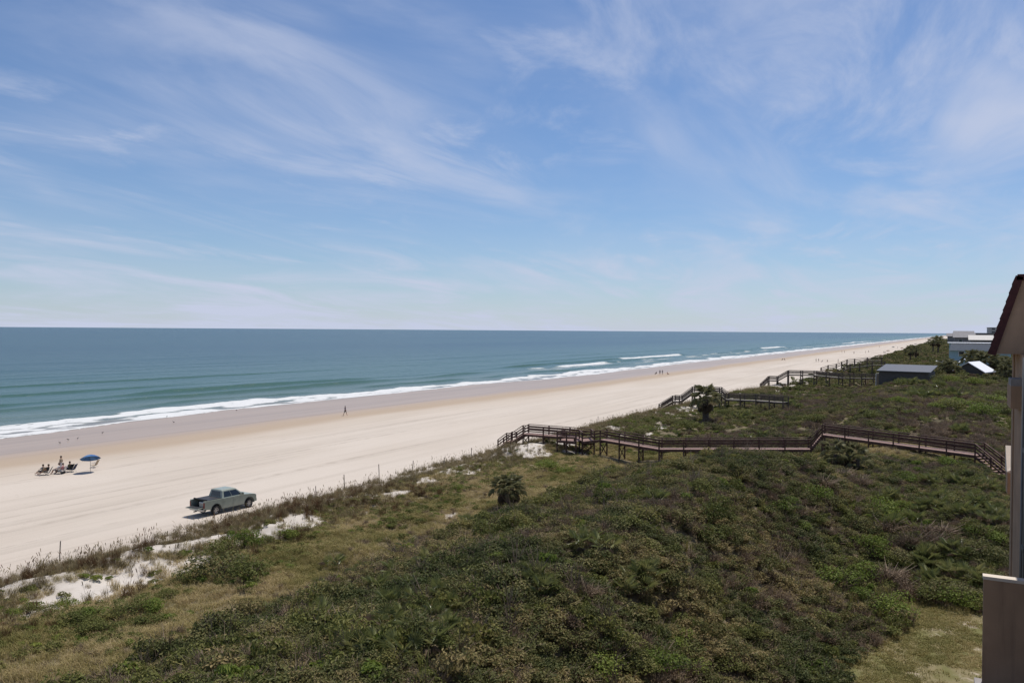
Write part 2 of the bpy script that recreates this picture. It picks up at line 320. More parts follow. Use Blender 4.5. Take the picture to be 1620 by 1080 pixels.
# ------------------------------------------------------------------ vegetation: meshes
def leafmesh(name, pts, nrm, size, aspect, material, rs, stems=None, stemmat=None):
    """one small folded leaf blade per point"""
    n = len(pts); d = rs.normal(size=(n, 3)); nrm = nrm/np.linalg.norm(nrm, axis=1)[:, None]
    d -= nrm*(d*nrm).sum(1)[:, None]; d /= np.linalg.norm(d, axis=1)[:, None]; e = np.cross(nrm, d)
    L_ = (size*(.7+.6*rs.rand(n)))[:, None]; Wd = L_*aspect
    v = np.stack([pts-d*L_*.5, pts+e*Wd*.5+nrm*L_*.06, pts+d*L_*.5-nrm*L_*.08, pts-e*Wd*.5+nrm*L_*.06], 1).reshape(-1, 3)
    f = np.arange(4*n).reshape(-1, 4); lj = np.repeat(rs.rand(n), 4)
    V = v.tolist(); Fa = f.tolist(); mi = [0]*n
    if stems:
        k = len(V); V += [tuple(p) for p in stems.v]; Fa += [tuple(i+k for i in q) for q in stems.f]; mi += [1]*len(stems.f); lj = np.concatenate([lj, np.full(len(stems.v), .5)])
    me = bpy.data.meshes.new(name); me.from_pydata(V, [], Fa); me.materials.append(material)
    if stems: me.materials.append(stemmat); me.polygons.foreach_set('material_index', mi)
    at = me.attributes.new('lj', 'FLOAT', 'POINT'); at.data.foreach_set('value', lj.astype(np.float32)); me.update(); return me
def dome_pts(rs, n, r, h, lobes=5, fill=.35):
    c = np.concatenate([[[0, 0, h*.35]], np.stack([rs.uniform(-r*.6, r*.6, lobes), rs.uniform(-r*.6, r*.6, lobes), rs.uniform(h*.2, h*.6, lobes)], 1)])
    rr = np.concatenate([[r*.65], rs.uniform(r*.3, r*.55, lobes)])
    k = rs.choice(len(c), n, p=rr**2/(rr**2).sum()); d = rs.normal(size=(n, 3)); d[:, 2] = np.abs(d[:, 2])*.9+.05; d /= np.linalg.norm(d, axis=1)[:, None]
    rad = rr[k]*(1-fill*rs.rand(n)**1.5); P = c[k]+d*rad[:, None]*np.array([1, 1, h/r*.8]); P[:, 2] = np.maximum(P[:, 2], .02)
    nn = d + rs.normal(size=(n, 3))*.55 + np.array([0, 0, .35]); return P, nn
def twigs(rs, n, r, h, rad=.006, lean=1.0):
    m = MB()
    for k in range(n):
        a = rs.uniform(0, 6.28); q = r*rs.uniform(.2, 1)*lean; z = h*rs.uniform(.5, 1.05); b = (q*.35*math.cos(a), q*.35*math.sin(a), z*.5); e = (q*math.cos(a), q*math.sin(a), z)
        m.tube([(rs.normal()*.04, rs.normal()*.04, -.1), b, e], [rad*1.6, rad*1.2, rad*.5], 3)
        e2 = (b[0]+rs.normal()*.2*r, b[1]+rs.normal()*.2*r, z*rs.uniform(.8, 1.1)); m.tube([b, e2], [rad, rad*.4], 3)
    return m
M_twig = mat('dry_twig', (.235, .175, .125), .9, .25, 8, inst=.25); M_bark = mat('shrub_bark', (.13, .10, .075), .9, .25, 9)
M_scrub = leafmat('scrub_leaf', (.068, .084, .028), (.155, .150, .054), .28, c3=(.31, .24, .11))
M_brown = leafmat('withered_leaf', (.135, .095, .058), (.215, .152, .094), .25, c3=(.30, .22, .145))
M_green = leafmat('fresh_leaf', (.100, .140, .028), (.170, .215, .042), .32, c3=(.27, .275, .065))
M_olive = leafmat('olive_leaf', (.095, .110, .030), (.170, .175, .052), .3, c3=(.26, .225, .08))
M_grass = leafmat('dune_grass_blade', (.185, .178, .054), (.345, .280, .112), .32, c3=(.50, .39, .21))
M_oat = leafmat('sea_oat_blade', (.135, .112, .055), (.225, .178, .095), .3, c3=(.33, .262, .155))
M_rust = leafmat('rusty_grass_blade', (.085, .05, .025), (.14, .075, .038), .25)
def blades(name, rs, n, h, spread, wd, material, heads=0, bend=.35, stiff=1.0):
    V = []; Fa = []; lj = []
    for k in range(n):
        a = rs.uniform(0, 6.28); b = rs.uniform(0, 6.28); q = spread*math.sqrt(rs.rand())*.55; hh = h*rs.uniform(.5, 1.1); o = np.array([q*math.cos(b), q*math.sin(b), -.04]); d = np.array([math.cos(a), math.sin(a), 0]); s = np.array([-d[1], d[0], 0])*wd/2
        be = bend*rs.uniform(.3, 1.2); m_ = o+d*be*.28*hh+np.array([0, 0, hh*.6]); t_ = o+d*be*hh+np.array([0, 0, hh*(1-.25*be)])
        i = len(V); V += [o-s, o+s, m_+s*.8, m_-s*.8, t_]; Fa += [(i, i+1, i+2, i+3), (i+3, i+2, i+4)]; lj += [rs.rand()]*5
    for k in range(heads):
        a = rs.uniform(0, 6.28); hh = h*rs.uniform(1.1, 1.45); d = np.array([math.cos(a), math.sin(a), 0]); o = d*.05; e = o+d*.22*hh+np.array([0, 0, hh]); s = np.array([-d[1], d[0], 0])
        i = len(V); V += [o-s*.004, o+s*.004, e+s*.004, e-s*.004, e-s*.018+[0,0,-.05], e+s*.018+[0,0,-.05], e+d*.09+s*.02+[0,0,.10], e+d*.09-s*.02+[0,0,.10]]; Fa += [(i, i+1, i+2, i+3), (i+4, i+5, i+6, i+7)]; lj += [1.0]*8
    me = bpy.data.meshes.new(name); me.from_pydata([tuple(v) for v in V], [], Fa); me.materials.append(material)
    at = me.attributes.new('lj', 'FLOAT', 'POINT'); at.data.foreach_set('value', np.array(lj, np.float32)); me.update(); return me
rs = np.random.RandomState(3)
def shrubmesh(name, n, r, h, size, asp, material, lobes=5, tw=6, fill=.35, twm=None, trad=.006):
    P, nn = dome_pts(rs, n, r, h, lobes, fill); return leafmesh(name, P, nn, size, asp, material, rs, twigs(rs, tw, r, h, trad) if tw else None, twm or M_twig)
PROTO = {}
def protos(kind, meshes):
    c = bpy.data.collections.new('leaf_library_'+kind)
    for i, me in enumerate(meshes): c.objects.link(bpy.data.objects.new('%s_%02d' % (kind, i), me))
    PROTO[kind] = c
protos('scrub', [shrubmesh('scrub', 330, .5, .42, .085, .5, M_scrub, 6, 7) for _ in range(4)] + [shrubmesh('scrub', 210, .45, .40, .075, .5, M_scrub, 5, 16) for _ in range(2)])
protos('withered', [shrubmesh('withered', 150, .5, .5, .07, .45, M_brown, 5, 34, .6) for _ in range(3)])
protos('herb', [shrubmesh('herb', 200, .42, .28, .09, .6, M_olive, 5, 0) for _ in range(3)] + [shrubmesh('herb', 200, .4, .25, .085, .6, M_green, 5, 0)])
protos('grass', [blades('grass', rs, 50, .38, .55, .016, M_grass, 0, .8) for _ in range(4)])
protos('oat', [blades('oat', rs, 44, .55, .36, .014, M_oat, 1, .6) for _ in range(4)])
protos('rust', [blades('rust', rs, 55, .75, .42, .014, M_rust, 3, .4) for _ in range(2)])
protos('turf', [blades('turf', rs, 44, .13, .5, .02, M_grass, 0, .9) for _ in range(3)])
protos('farbush', [shrubmesh('farbush', 260, 1.0, .9, .26, .6, M_scrub, 6, 0) for _ in range(3)] + [shrubmesh('farbush', 260, 1.0, .8, .26, .6, M_olive, 6, 0), shrubmesh('farbush', 220, 1.0, .8, .22, .55, M_brown, 6, 0)])
protos('wax', [shrubmesh('wax', 360, .62, .85, .12, .42, mm, 5, 5, .45) for mm in (M_scrub, M_olive, M_scrub, M_olive)])
protos('snag', [twigs(rs, 9, .55, 1.15, .009).mesh('snag', M_twig) for _ in range(3)])
protos('spike', [blades('spike', rs, 16, .75, .25, .035, M_olive, 0, .45) for _ in range(3)])
def scatter(name, label, cat, kind, P, scl, tint, tilt=.15, squash=None):
    n = len(P); k = len(PROTO[kind].objects); me = bpy.data.meshes.new(name); me.vertices.add(n); me.vertices.foreach_set('co', P.astype(np.float32).ravel())
    rot = np.stack([R.normal(0, tilt, n), R.normal(0, tilt, n), R.uniform(0, 6.283, n)], 1); sc = np.stack([scl, scl, scl*(squash if squash is not None else R.uniform(.75, 1.2, n))], 1)
    for nm, ty, da, key in (('rot', 'FLOAT_VECTOR', rot, 'vector'), ('scl', 'FLOAT_VECTOR', sc, 'vector'), ('tint', 'FLOAT', tint, 'value'), ('pick', 'INT', R.randint(0, k, n), 'value')):
        a = me.attributes.new(nm, ty, 'POINT'); a.data.foreach_set(key, np.ascontiguousarray(da).ravel())
    o = link(name, me); tag(o, label, cat, kind='stuff')
    ng = bpy.data.node_groups.new(name+'_scatter', 'GeometryNodeTree'); ng.interface.new_socket('Geometry', in_out='INPUT', socket_type='NodeSocketGeometry'); ng.interface.new_socket('Geometry', in_out='OUTPUT', socket_type='NodeSocketGeometry')
    gi = ng.nodes.new('NodeGroupInput'); go = ng.nodes.new('NodeGroupOutput'); ci = ng.nodes.new('GeometryNodeCollectionInfo'); ip = ng.nodes.new('GeometryNodeInstanceOnPoints')
    ci.inputs['Collection'].default_value = PROTO[kind]; ci.inputs['Separate Children'].default_value = True; ci.inputs['Reset Children'].default_value = True; ip.inputs['Pick Instance'].default_value = True
    def na(nm, ty):
        q = ng.nodes.new('GeometryNodeInputNamedAttribute'); q.data_type = ty; q.inputs['Name'].default_value = nm; return q.outputs['Attribute']
    ng.links.new(gi.outputs[0], ip.inputs['Points']); ng.links.new(ci.outputs[0], ip.inputs['Instance']); ng.links.new(na('pick', 'INT'), ip.inputs['Instance Index']); ng.links.new(na('rot', 'FLOAT_VECTOR'), ip.inputs['Rotation']); ng.links.new(na('scl', 'FLOAT_VECTOR'), ip.inputs['Scale']); ng.links.new(ip.outputs[0], go.inputs[0])
    md = o.modifiers.new('scatter', 'NODES'); md.node_group = ng; return o
def points(x0, x1, y0, y1, dens, dfun):
    n = int((x1-x0)*(y1-y0)*dens); x = R.uniform(x0, x1, n); Y = R.uniform(y0, y1, n); X = x+coast(Y)
    k = R.rand(n) < dfun(X, Y); X = X[k]; Y = Y[k]; P = np.stack([X, Y, ground(X, Y)], 1); u, v, d = topx(P)
    k = (d > 3) & (u > -260) & (u < 1850) & (v < 1330); return P[k]
# the building and the deck lines stay clear
WALK = [(-36, 88.4), (-28, 87.4), (-12.6, 92.2), (-11, 92.6), (3.2, 86.8), (5.9, 84.6)]
def clear(X, Y):
    yc = np.interp(X, [a for a, b in WALK], [b for a, b in WALK]); d = Y-yc
    return (1-((X > 1.2) & (Y < 34.5)).astype(float))*(1-((d > -2.2) & (d < .9) & (X > -37)).astype(float)*.9)
def scrubz(X, Y):                        # where the dense scrub of the near dune grows
    x = X-coast(Y); n1 = fbm(X/6, Y/9, 1); return ss(x+2.2*(n1-.5)+1.2*(fbm(X/1.5, Y/1.5, 71)-.5), -25.3, -23.9)*(1-ss(Y+5*(fbm(X/3, Y/3, 72)-.5)-(X+18)*.5, 74, 79))*(1-lawn(X, Y))*clear(X, Y)
def rightz(X, Y): return ss(X+3*(fbm(X/3, Y/3, 73)-.5), -8.5, -6)*ss(Y, 45.5, 48)
pat = lambda X, Y: ss(fbm(X/4, Y/5, 80), .42, .60); pat2 = lambda X, Y: ss(fbm(X/2.6, Y/3.3, 84), .45, .62)
P = points(-28, 8, 8, 98, 9.0, lambda X, Y: scrubz(X, Y)*(1-.55*pat2(X, Y))*(1-.45*rightz(X, Y)))
scatter('dune_scrub', 'dense dark green evergreen scrub covering the big near dune', 'scrub', 'scrub', P, R.uniform(.65, 1.25, len(P))*(.45+1.2*fbm(P[:,0]/1.6, P[:,1]/1.6, 90)), (fbm(P[:,0]/4.5, P[:,1]/4.5, 91)-.5)*1.5+R.normal(0, .12, len(P)))
P = points(-28, 8, 8, 98, 3.6, lambda X, Y: scrubz(X, Y)*np.clip(.10+.75*pat2(X, Y)+.2*rightz(X, Y), 0, 1))
scatter('withered_scrub', 'brown withered twiggy scrub between the green scrub of the near dune', 'scrub', 'withered', P, R.uniform(.6, 1.2, len(P)), (fbm(P[:,0]/3, P[:,1]/3, 92)-.5)*.6)
P = points(-28, 8, 8, 98, 1.7, lambda X, Y: scrubz(X, Y)*np.clip(.08+.9*ss(fbm(X/2.4, Y/2.4, 93), .55, .66)+.12*rightz(X, Y), 0, 1))
scatter('leafy_undergrowth', 'patches of lighter green leafy undergrowth on the near dune', 'undergrowth', 'herb', P, R.uniform(.8, 1.7, len(P)), (fbm(P[:,0]/3, P[:,1]/3, 94)-.4)*.6, squash=R.uniform(1.0, 1.9, len(P)))
P = points(-27, 8, 8, 92, .55, lambda X, Y: scrubz(X, Y)*np.clip(.12+ss(fbm(X/3.1, Y/3.1, 110), .48, .62), 0, 1))
scatter('taller_scrub', 'taller leafy scrub standing out of the cover of the near dune', 'scrub', 'wax', P, R.uniform(.6, 1.35, len(P)), (fbm(P[:,0]/2.5, P[:,1]/2.5, 111)-.45)*1.2)
P = points(-27, 8, 8, 92, .55, lambda X, Y: scrubz(X, Y)*np.clip(.15+ss(fbm(X/2.1, Y/2.1, 112), .52, .64)+.8*(1-ss(X-coast(Y), -24.5, -22.5)), 0, 1))
scatter('dead_stems', 'bare grey dead stems poking out of the near dune scrub', 'dead stems', 'snag', P, R.uniform(.5, 1.1, len(P)), R.uniform(-.2, .2, len(P)), .3)
P = points(-27, 8, 8, 92, .7, lambda X, Y: scrubz(X, Y)*np.clip(.1+ss(fbm(X/2.7, Y/2.7, 113), .52, .62), 0, 1))
scatter('spiky_grass', 'stiff spiky tufts scattered through the near dune scrub', 'grass tufts', 'spike', P, R.uniform(.7, 1.3, len(P)), R.uniform(-.1, .6, len(P)), .2)
# swale and dune meadow
def meadow(X, Y):
    x = X-coast(Y); return ss(x+1.5*(fbm(X/3, Y/4, 75)-.5), -44.5, -40.5)*(1-scrubz(X, Y))*(1-.90*patch(X, Y))*(1-lawn(X, Y))*clear(X, Y)
P = points(-46, 10, 8, 100, 24, lambda X, Y: meadow(X, Y)*(.5+.5*pat(X, Y)))
scatter('meadow_grass', 'golden green grass filling the hollow between the dunes', 'grass', 'grass', P, R.uniform(.5, 1.15, len(P)), (fbm(P[:,0]/3.5, P[:,1]/5, 95)-.42)*1.3)
P = points(-46, 10, 8, 100, 3.6, lambda X, Y: meadow(X, Y)*np.clip((.25+.75*ss(-X+coast(Y), 32, 37))*ss(fbm(X/3, Y/4.5, 81), .46, .62)+.3*ss(-X+coast(Y), 35, 38), 0, 1))
scatter('low_dune_herbs', 'low green herbs and creepers in the hollow between the dunes', 'herbs', 'herb', P, R.uniform(.6, 1.3, len(P)), (fbm(P[:,0]/3, P[:,1]/4, 96)-.45)*.8)
P = points(-46, 10, 8, 100, 1.2, lambda X, Y: meadow(X, Y)*ss(fbm(X/2, Y/3, 82), .50, .66))
scatter('withered_meadow_scrub', 'small brown withered shrubs in the hollow between the dunes', 'scrub', 'withered', P, R.uniform(.4, .8, len(P)), (fbm(P[:,0]/3, P[:,1]/3, 97)-.5)*.6)
# sea oats on the foredune
def oats(X, Y):
    x = X-coast(Y); return ss(x+1.6*(fbm(X/1.5, Y/3, 76)-.5), -50.2, -48.6)*(1-ss(x, -41.0, -38.2))*(1-.92*patch(X, Y))
P = points(-51.5, -38, 15, 220, 9.5, lambda X, Y: oats(X, Y)*np.clip(.16+.9*ss(fbm(X/1.6, Y/2.4, 83), .36, .56), 0, 1))
scatter('sea_oats', 'tan and olive sea oats along the seaward dune edge', 'sea oats', 'oat', P, R.uniform(.55, 1.2, len(P)), (fbm(P[:,0]/2, P[:,1]/4, 98)-.5)*.9, .22)
P = points(-47, -37, 15, 60, 2.2, lambda X, Y: (1-.9*patch(X, Y))*ss(fbm(X/2, Y/2.6, 85), .56, .64))
scatter('rusty_grass', 'tall rust brown grass behind the bare sand of the foredune', 'grass', 'rust', P, R.uniform(.7, 1.2, len(P)), R.uniform(-.2, .2, len(P)), .2)
P = points(-6, 4, 22, 49, 48, lambda X, Y: lawn(X, Y)*clear(X, Y)*np.clip(.12+ss(fbm(X/1.5, Y/1.5, 86), .36, .56), 0, 1)*(1-.7*ss(-X, 1.2, 3.2)))
scatter('lawn_turf', 'short sandy turf beside the beige building', 'grass', 'turf', P, R.uniform(.6, 1.2, len(P)), (fbm(P[:,0]/2, P[:,1]/2, 99)-.6)*.9)
# beyond the near boardwalk
P = points(-46, 16, 94, 215, 2.0, lambda X, Y: ss(X-coast(Y), -46, -43)*(1-.9*patch(X, Y))*(.25+.75*pat(X, Y)))
scatter('far_dune_herbs', 'green herbs and creepers over the dunes beyond the brown boardwalk', 'herbs', 'herb', P, R.uniform(.9, 1.9, len(P)), (fbm(P[:,0]/5, P[:,1]/7, 101)-.5)*1.1+.12)
P = points(-44, 16, 94, 215, 1.6, lambda X, Y: ss(X-coast(Y), -40, -22)*ss(fbm(X/5, Y/7, 103), .40, .60))
scatter('far_dune_brush', 'grey brown brush over the dunes beyond the brown boardwalk', 'brush', 'withered', P, R.uniform(.9, 1.8, len(P)), (fbm(P[:,0]/5, P[:,1]/7, 104)-.5)*.7)
P = points(-44, 16, 94, 215, .8, lambda X, Y: ss(X-coast(Y), -42, -20)*ss(fbm(X/6, Y/7, 105), .42, .56))
scatter('far_dune_scrub', 'dark evergreen scrub on the dunes beyond the brown boardwalk', 'scrub', 'scrub', P, R.uniform(1.0, 2.3, len(P)), (fbm(P[:,0]/4, P[:,1]/4, 106)-.5)*.7)
P = points(-46, 60, 205, 1700, .30, lambda X, Y: ss(X-coast(Y), -46, -36)*(.55+.45*pat(X/3, Y/3)))
scatter('distant_dune_scrub', 'distant dark scrub running along the coast behind the beach', 'scrub', 'farbush', P, R.uniform(.7, 1.5, len(P))*np.interp(P[:,1], [200, 800, 1700], [.8, 1.7, 2.6]), (fbm(P[:,0]/9, P[:,1]/14, 107)-.5)*.7)

# ------------------------------------------------------------------ single plants
M_fan = leafmat('palmetto_fan', (.115, .14, .045), (.20, .21, .075), .32, .34, c3=(.38, .33, .15))
M_silver = leafmat('silvery_palm_fan', (.15, .15, .07), (.25, .24, .125), .36, .45, c3=(.40, .37, .23))
M_dead = leafmat('dead_palm_fan', (.12, .09, .06), (.20, .15, .10), .2, .7, c3=(.29, .22, .15))
M_trunk = mat('palm_trunk', (.105, .082, .065), .95, .3, 6, .8, 14)
def frond(name, material, petiole, fan, nseg, span, droop, wd, fold=.25):
    m = MB(); hub = Vector((0, petiole*.93, petiole*.12)); m.bar((0, 0, 0), hub, .022, .014)
    for k in range(nseg):
        a = math.radians(-span + 2*span*k/(nseg-1)); ln = fan*(1-.30*(abs(a)/math.radians(span))**2)*rnd.uniform(.86, 1.05)
        d = Vector((math.sin(a), math.cos(a), 0)); s = Vector((d.y, -d.x, 0))*wd/2; up = Vector((0, 0, 1))*abs(math.sin(a))*fold*ln*.6
        mid = hub+d*ln*.55+up*.6; tip = hub+d*ln+up-Vector((0, 0, droop*ln*rnd.uniform(.5, 1.3)))
        m.add([hub, mid+s+Vector((0,0,.012)), tip, mid-s-Vector((0,0,.012))], [(0, 1, 2), (0, 2, 3)])
    me = m.mesh(name, material); at = me.attributes.new('lj', 'FLOAT', 'POINT'); at.data.foreach_set('value', np.repeat(.5, len(m.v)).astype(np.float32)); return me
FR = [frond('palmetto_frond', M_fan, .42, .46, 15, 100, .15, .042) for _ in range(3)]
FD = [frond('dead_frond', M_dead, .40, .38, 12, 70, .5, .04)]
FP = [frond('palm_frond', M_silver, .85, .66, 16, 100, .6, .045, .4) for _ in range(3)]
FPD = [frond('dead_palm_frond', M_dead, .5, .62, 14, 60, .6, .05) for _ in range(2)]
def palmetto(x, y, size, label, group, n=11, dead=.22, z=None, rel=1.0):
    r = empty('saw_palmetto', (x, y, (gz(x, y) if z is None else z)+.05), rnd.uniform(0, 6.28), label, 'palmetto', group)
    nd = 0
    for k in range(n):
        dd = rnd.random() < dead; nd += dd; az = 6.283*k/n+rnd.uniform(-.35, .35); el = rnd.uniform(.35, 1.25) if not dd else rnd.uniform(-.15, .45)
        me = rnd.choice(FD if dd else FR); link('dead_frond' if dd else 'frond', me, r, (.06*math.sin(az), .06*math.cos(az), .12*size), (el, rnd.uniform(-.4, .4), -az), size*rnd.uniform(.75, 1.15))
    if group: r['label'] = ('all green ' if nd == 0 else 'partly dead ' if nd < 3 else 'half dead ')+('small ' if rel < .97 else 'big ' if rel > 1.16 else '')+label.replace('large ', '')
    return r
def trunkmesh(h, r_):
    m = MB(); n = 9; V = []; Fa = []; rings = int(h/.11)+2
    for i in range(rings):
        z = -.3+(h+.3)*i/(rings-1); rr = r_*(1.15-.2*i/rings)*(1.16 if i % 2 else .93)
        for k in range(n): a = 6.283*(k+.5*(i % 2))/n; q = rr*rnd.uniform(.88, 1.14); V.append((q*math.cos(a), q*math.sin(a), z))
    for i in range(rings-1):
        for k in range(n): Fa.append((i*n+k, i*n+(k+1) % n, (i+1)*n+(k+1) % n, (i+1)*n+k))
    Fa.append(tuple(range((rings-1)*n, rings*n))); m.add(V, Fa); return m.mesh('trunk', M_trunk)
def palm(x, y, h, size, label, group=None, heads=((0, 0, 1.0),), n=26, skirt=12, z=None, r_=.17):
    r = empty('cabbage_palm', (x, y, gz(x, y) if z is None else z), rnd.uniform(0, 6.28), label, 'palm tree', group)
    for hx, hy, hs in heads:
        hh = h*hs; link('trunk', trunkmesh(hh, r_), r, (hx, hy, 0))
        for k in range(n):
            az = k*2.39996+rnd.uniform(-.2, .2); el = 1.35-1.75*(k/n)**.8+rnd.uniform(-.12, .12)
            link('frond', rnd.choice(FP), r, (hx+.09*math.sin(az), hy+.09*math.cos(az), hh-.03-.18*k/n), (el, rnd.uniform(-.3, .3), -az), size*rnd.uniform(.85, 1.1))
        for k in range(skirt):
            az = k*2.39996; link('dead_frond', rnd.choice(FPD), r, (hx+.1*math.sin(az), hy+.1*math.cos(az), hh-.2-.2*rnd.random()), (rnd.uniform(-1.35, -.75), rnd.uniform(-.3, .3), -az), size*rnd.uniform(.8, 1.05))
    return r
def at(x, y, guess=1.5):                 # ground point seen at a photo pixel
    z = guess
    for _ in range(14): q = onZ(x, y, z); z = .5*z+.5*gz(q[0], q[1])
    q = onZ(x, y, z); return float(q[0]), float(q[1])
x, y = at(800, 806); palm(x, y, 1.75, .95, 'short grey green palm with dead skirt rooted in the open meadow before the boardwalk', heads=((0, 0, 1), (.55, .35, .92)), n=18, skirt=30)
x, y = at(1116, 668); palm(x, y, 3.6, 1.9, 'tall leaning dark palm in front of the weathered boardwalk with landing stairs', n=22, skirt=22, r_=.42)
x, y = at(1322, 746); pc = palm(x, y, 1.5, 1.05, 'clump of grey green palms against the dark brown boardwalk ramp', heads=((0, 0, 1), (1.0, .5, .95), (1.7, -.2, .75)), n=14, skirt=12); pc.rotation_euler = (0, 0, .3)
x, y = at(742, 836); palmetto(x, y, 1.35, 'lone silvery palmetto in the meadow near the short palm', None, 16, .25)
PG = [('saw palmetto on the lower seaward shoulder of the near dune', 'palmettos on the lower shoulder of the near dune', [(435,975),(455,962),(478,948),(505,935),(545,955),(585,975),(610,1005),(640,985),(662,1010),(688,1030),(712,1005),(600,1035),(560,1040),(545,1010),(520,985),(640,1050),(735,1030),(690,985)], .80),
      ('saw palmetto along the seaward crest of the near dune', 'palmettos along the crest of the near dune', [(528,900),(560,925),(575,905),(598,940),(620,965),(628,915),(650,935),(655,960),(675,905),(700,950),(725,970),(668,875),(645,870)], .85),
      ('saw palmetto in dark scrub atop the near dune', 'palmettos on top of the near dune', [(915,870),(935,862),(955,876),(850,930),(842,915),(1000,925),(1012,940),(1022,922),(990,945),(820,985),(860,945),(1040,800)], .85),
      ('saw palmetto on the slope under the foot of the brown stairs', 'palmettos under the brown stairs', [(1470+R.randint(0, 125), 765+R.randint(0, 75)) for _ in range(34)], 1.05),
      ('saw palmetto on the bank between lawn and beige balcony wall', 'palmettos on the bank behind the lawn', [(1460+R.randint(0, 100), 880+R.randint(0, 60)) for _ in range(24)], 1.05),
      ('saw palmetto among the green bushes right of the big dune', 'palmettos among the green bushes', [(1400+R.randint(0, 60), 790+R.randint(0, 60)) for _ in range(8)], 1.05),
      ('saw palmetto on the low dunes past the brown boardwalk', 'palmettos past the brown boardwalk', [(1165,665),(1175,668),(1185,664),(1230,680),(1205,695),(1180,700),(1070,690),(1090,698),(1060,702),(1250,660)], 1.35),
      ('saw palmetto on the brown mound between boardwalk and dark house', 'palmettos on the brown mound', [(1330,655),(1350,652),(1365,658),(1385,650),(1410,655),(1440,660),(1465,672),(1520,690)], 1.35),
      ('large saw palmetto against the wall of the dark house', 'palmettos against the dark house', [(1425,612),(1436,610),(1447,611),(1458,613),(1485,618)], 1.9),
      ('large saw palmetto on the dune before the dark house', 'palmettos before the dark house', [(1440,632),(1450,628),(1462,634),(1478,626),(1490,630),(1500,628),(1512,633)], 1.9),
      ('palmetto on the bluff near the weathered stairs', 'palmettos beside the weathered stairs', [(1255,605),(1270,608),(1288,611),(1305,613),(1322,616),(1262,618),(1240,640),(1250,645),(1262,648)], 2.0)]
for lab, grp, L_, s in PG:
    for a, b_ in L_:
        x, y = at(a, b_, 3)
        rel = rnd.uniform(.8, 1.35)
        palmetto(x, y, s*rel, lab, grp, rnd.choice((9, 10, 12)), .26 if 'shoulder' in lab or 'stairs' in lab or 'bank' in lab else .12, None, rel)
for a, b_, h, s in [(1440, 563, 5.2, 2.4), (1449, 562, 4.6, 2.4), (1476, 552, 7.0, 2.6), (1484, 553, 6.4, 2.6)]:
    x, y = at(a, b_+8, 3); palm(x, y, h, s, 'distant palm leaning over the dune edge by the beach' if a < 1460 else 'distant palm standing on the dune past the dark house', 'palms at the far dune edge' if a < 1460 else 'palms past the dark house', n=16, skirt=8, r_=.3)
# leafy trees behind the roofs
for a, b_, Yt, h, s in [(1545, 585, 266, 4.6, 2.2), (1556, 588, 262, 4.2, 2.3), (1568, 588, 260, 3.8, 2.2), (1582, 590, 262, 3.4, 2.2), (1592, 590, 258, 3.0, 2.0), (1536, 586, 270, 4.0, 2.2), (1497, 590, 236, 2.4, 1.8), (1504, 592, 234, 2.0, 1.8), (1600, 598, 240, 2.6, 1.9), (1590, 600, 238, 1.8, 1.8)]:
    q = onY(a, b_, Yt); palm(float(q[0]), Yt, h, s, 'bushy palm growing behind the bright white gabled roof' if Yt > 256 else 'small bushy palm beside the bright white gabled roof', 'palms behind the white gabled roof' if Yt > 256 else 'palms beside the white gabled roof', n=20, skirt=8, r_=.3)
# rounded bushes one can tell apart
def bushmeshes(nm, material, n, size, k): return [(shrubmesh(nm, n, 1.0, .9, size, .55, material, 8, 0), twigs(rs, 9, .8, .7, .016).mesh('stems', M_bark)) for _ in range(k)]
BG = bushmeshes('foliage', M_green, 760, .10, 3); BO = bushmeshes('foliage', M_olive, 800, .10, 3); BD = bushmeshes('foliage', M_scrub, 820, .10, 3); BB = [(shrubmesh('foliage', 420, 1.0, .8, .08, .45, M_brown, 7, 60, .6, None, .012), twigs(rs, 12, .8, .7, .014).mesh('stems', M_twig)) for _ in range(2)]
def bush(x, y, s, kind, label, group=None, flat=1.0, name='bush'):
    fo, stm = rnd.choice(kind); r = empty(name, (x, y, gz(x, y)-.05), rnd.uniform(0, 6.28), (('flat ' if flat < .85 else 'tall ' if flat > 1.0 else '')+('sparse ' if kind is BB else 'wide ' if s > 1.25 else '')+label) if group else label, 'bush', group); r.scale = (s, s*rnd.uniform(.85, 1.15), s*flat)
    link('foliage', fo, r); link('stems', stm, r); return r
for a, b_, s, k, lab, grp, fl in [
    (385, 868, 1.5, BG, 'bright green bush at the end of the bare sand below the pickup', None, 1.2), (350, 880, 1.3, BO, 'olive bush beside the bright green bush below the pickup', None, 1.1),
    (345, 915, 1.9, BD, 'wide dark bush at the inland end of the long bare sand patch', None, 1.0), (395, 915, 1.6, BO, 'broad olive bush between the dark bush and the meadow', None, .9), (300, 920, 1.2, BO, 'small olive bush on the lip of the long bare sand patch', None, .9),
    (455, 852, 1.0, BG, 'light green bush beside the short bare sand patch', None, 1.0), (420, 862, .9, BO, 'olive bush under the short bare sand patch', None, 1.0),
    (868, 742, 1.6, BG, 'bright green bush on the white sand below the boardwalk stairs', None, .9), (890, 748, 1.1, BG, 'small green bush next to the bright one below the boardwalk stairs', None, .9),
    (690, 780, .9, BO, 'lone olive bush in the sea oats north of the short palm', None, 1.0), (725, 775, .8, BG, 'small fresh green bush among the sea oats north of the short palm', None, 1.0)]:
    x, y = at(a, b_); bush(x, y, s, k, lab, grp, fl)
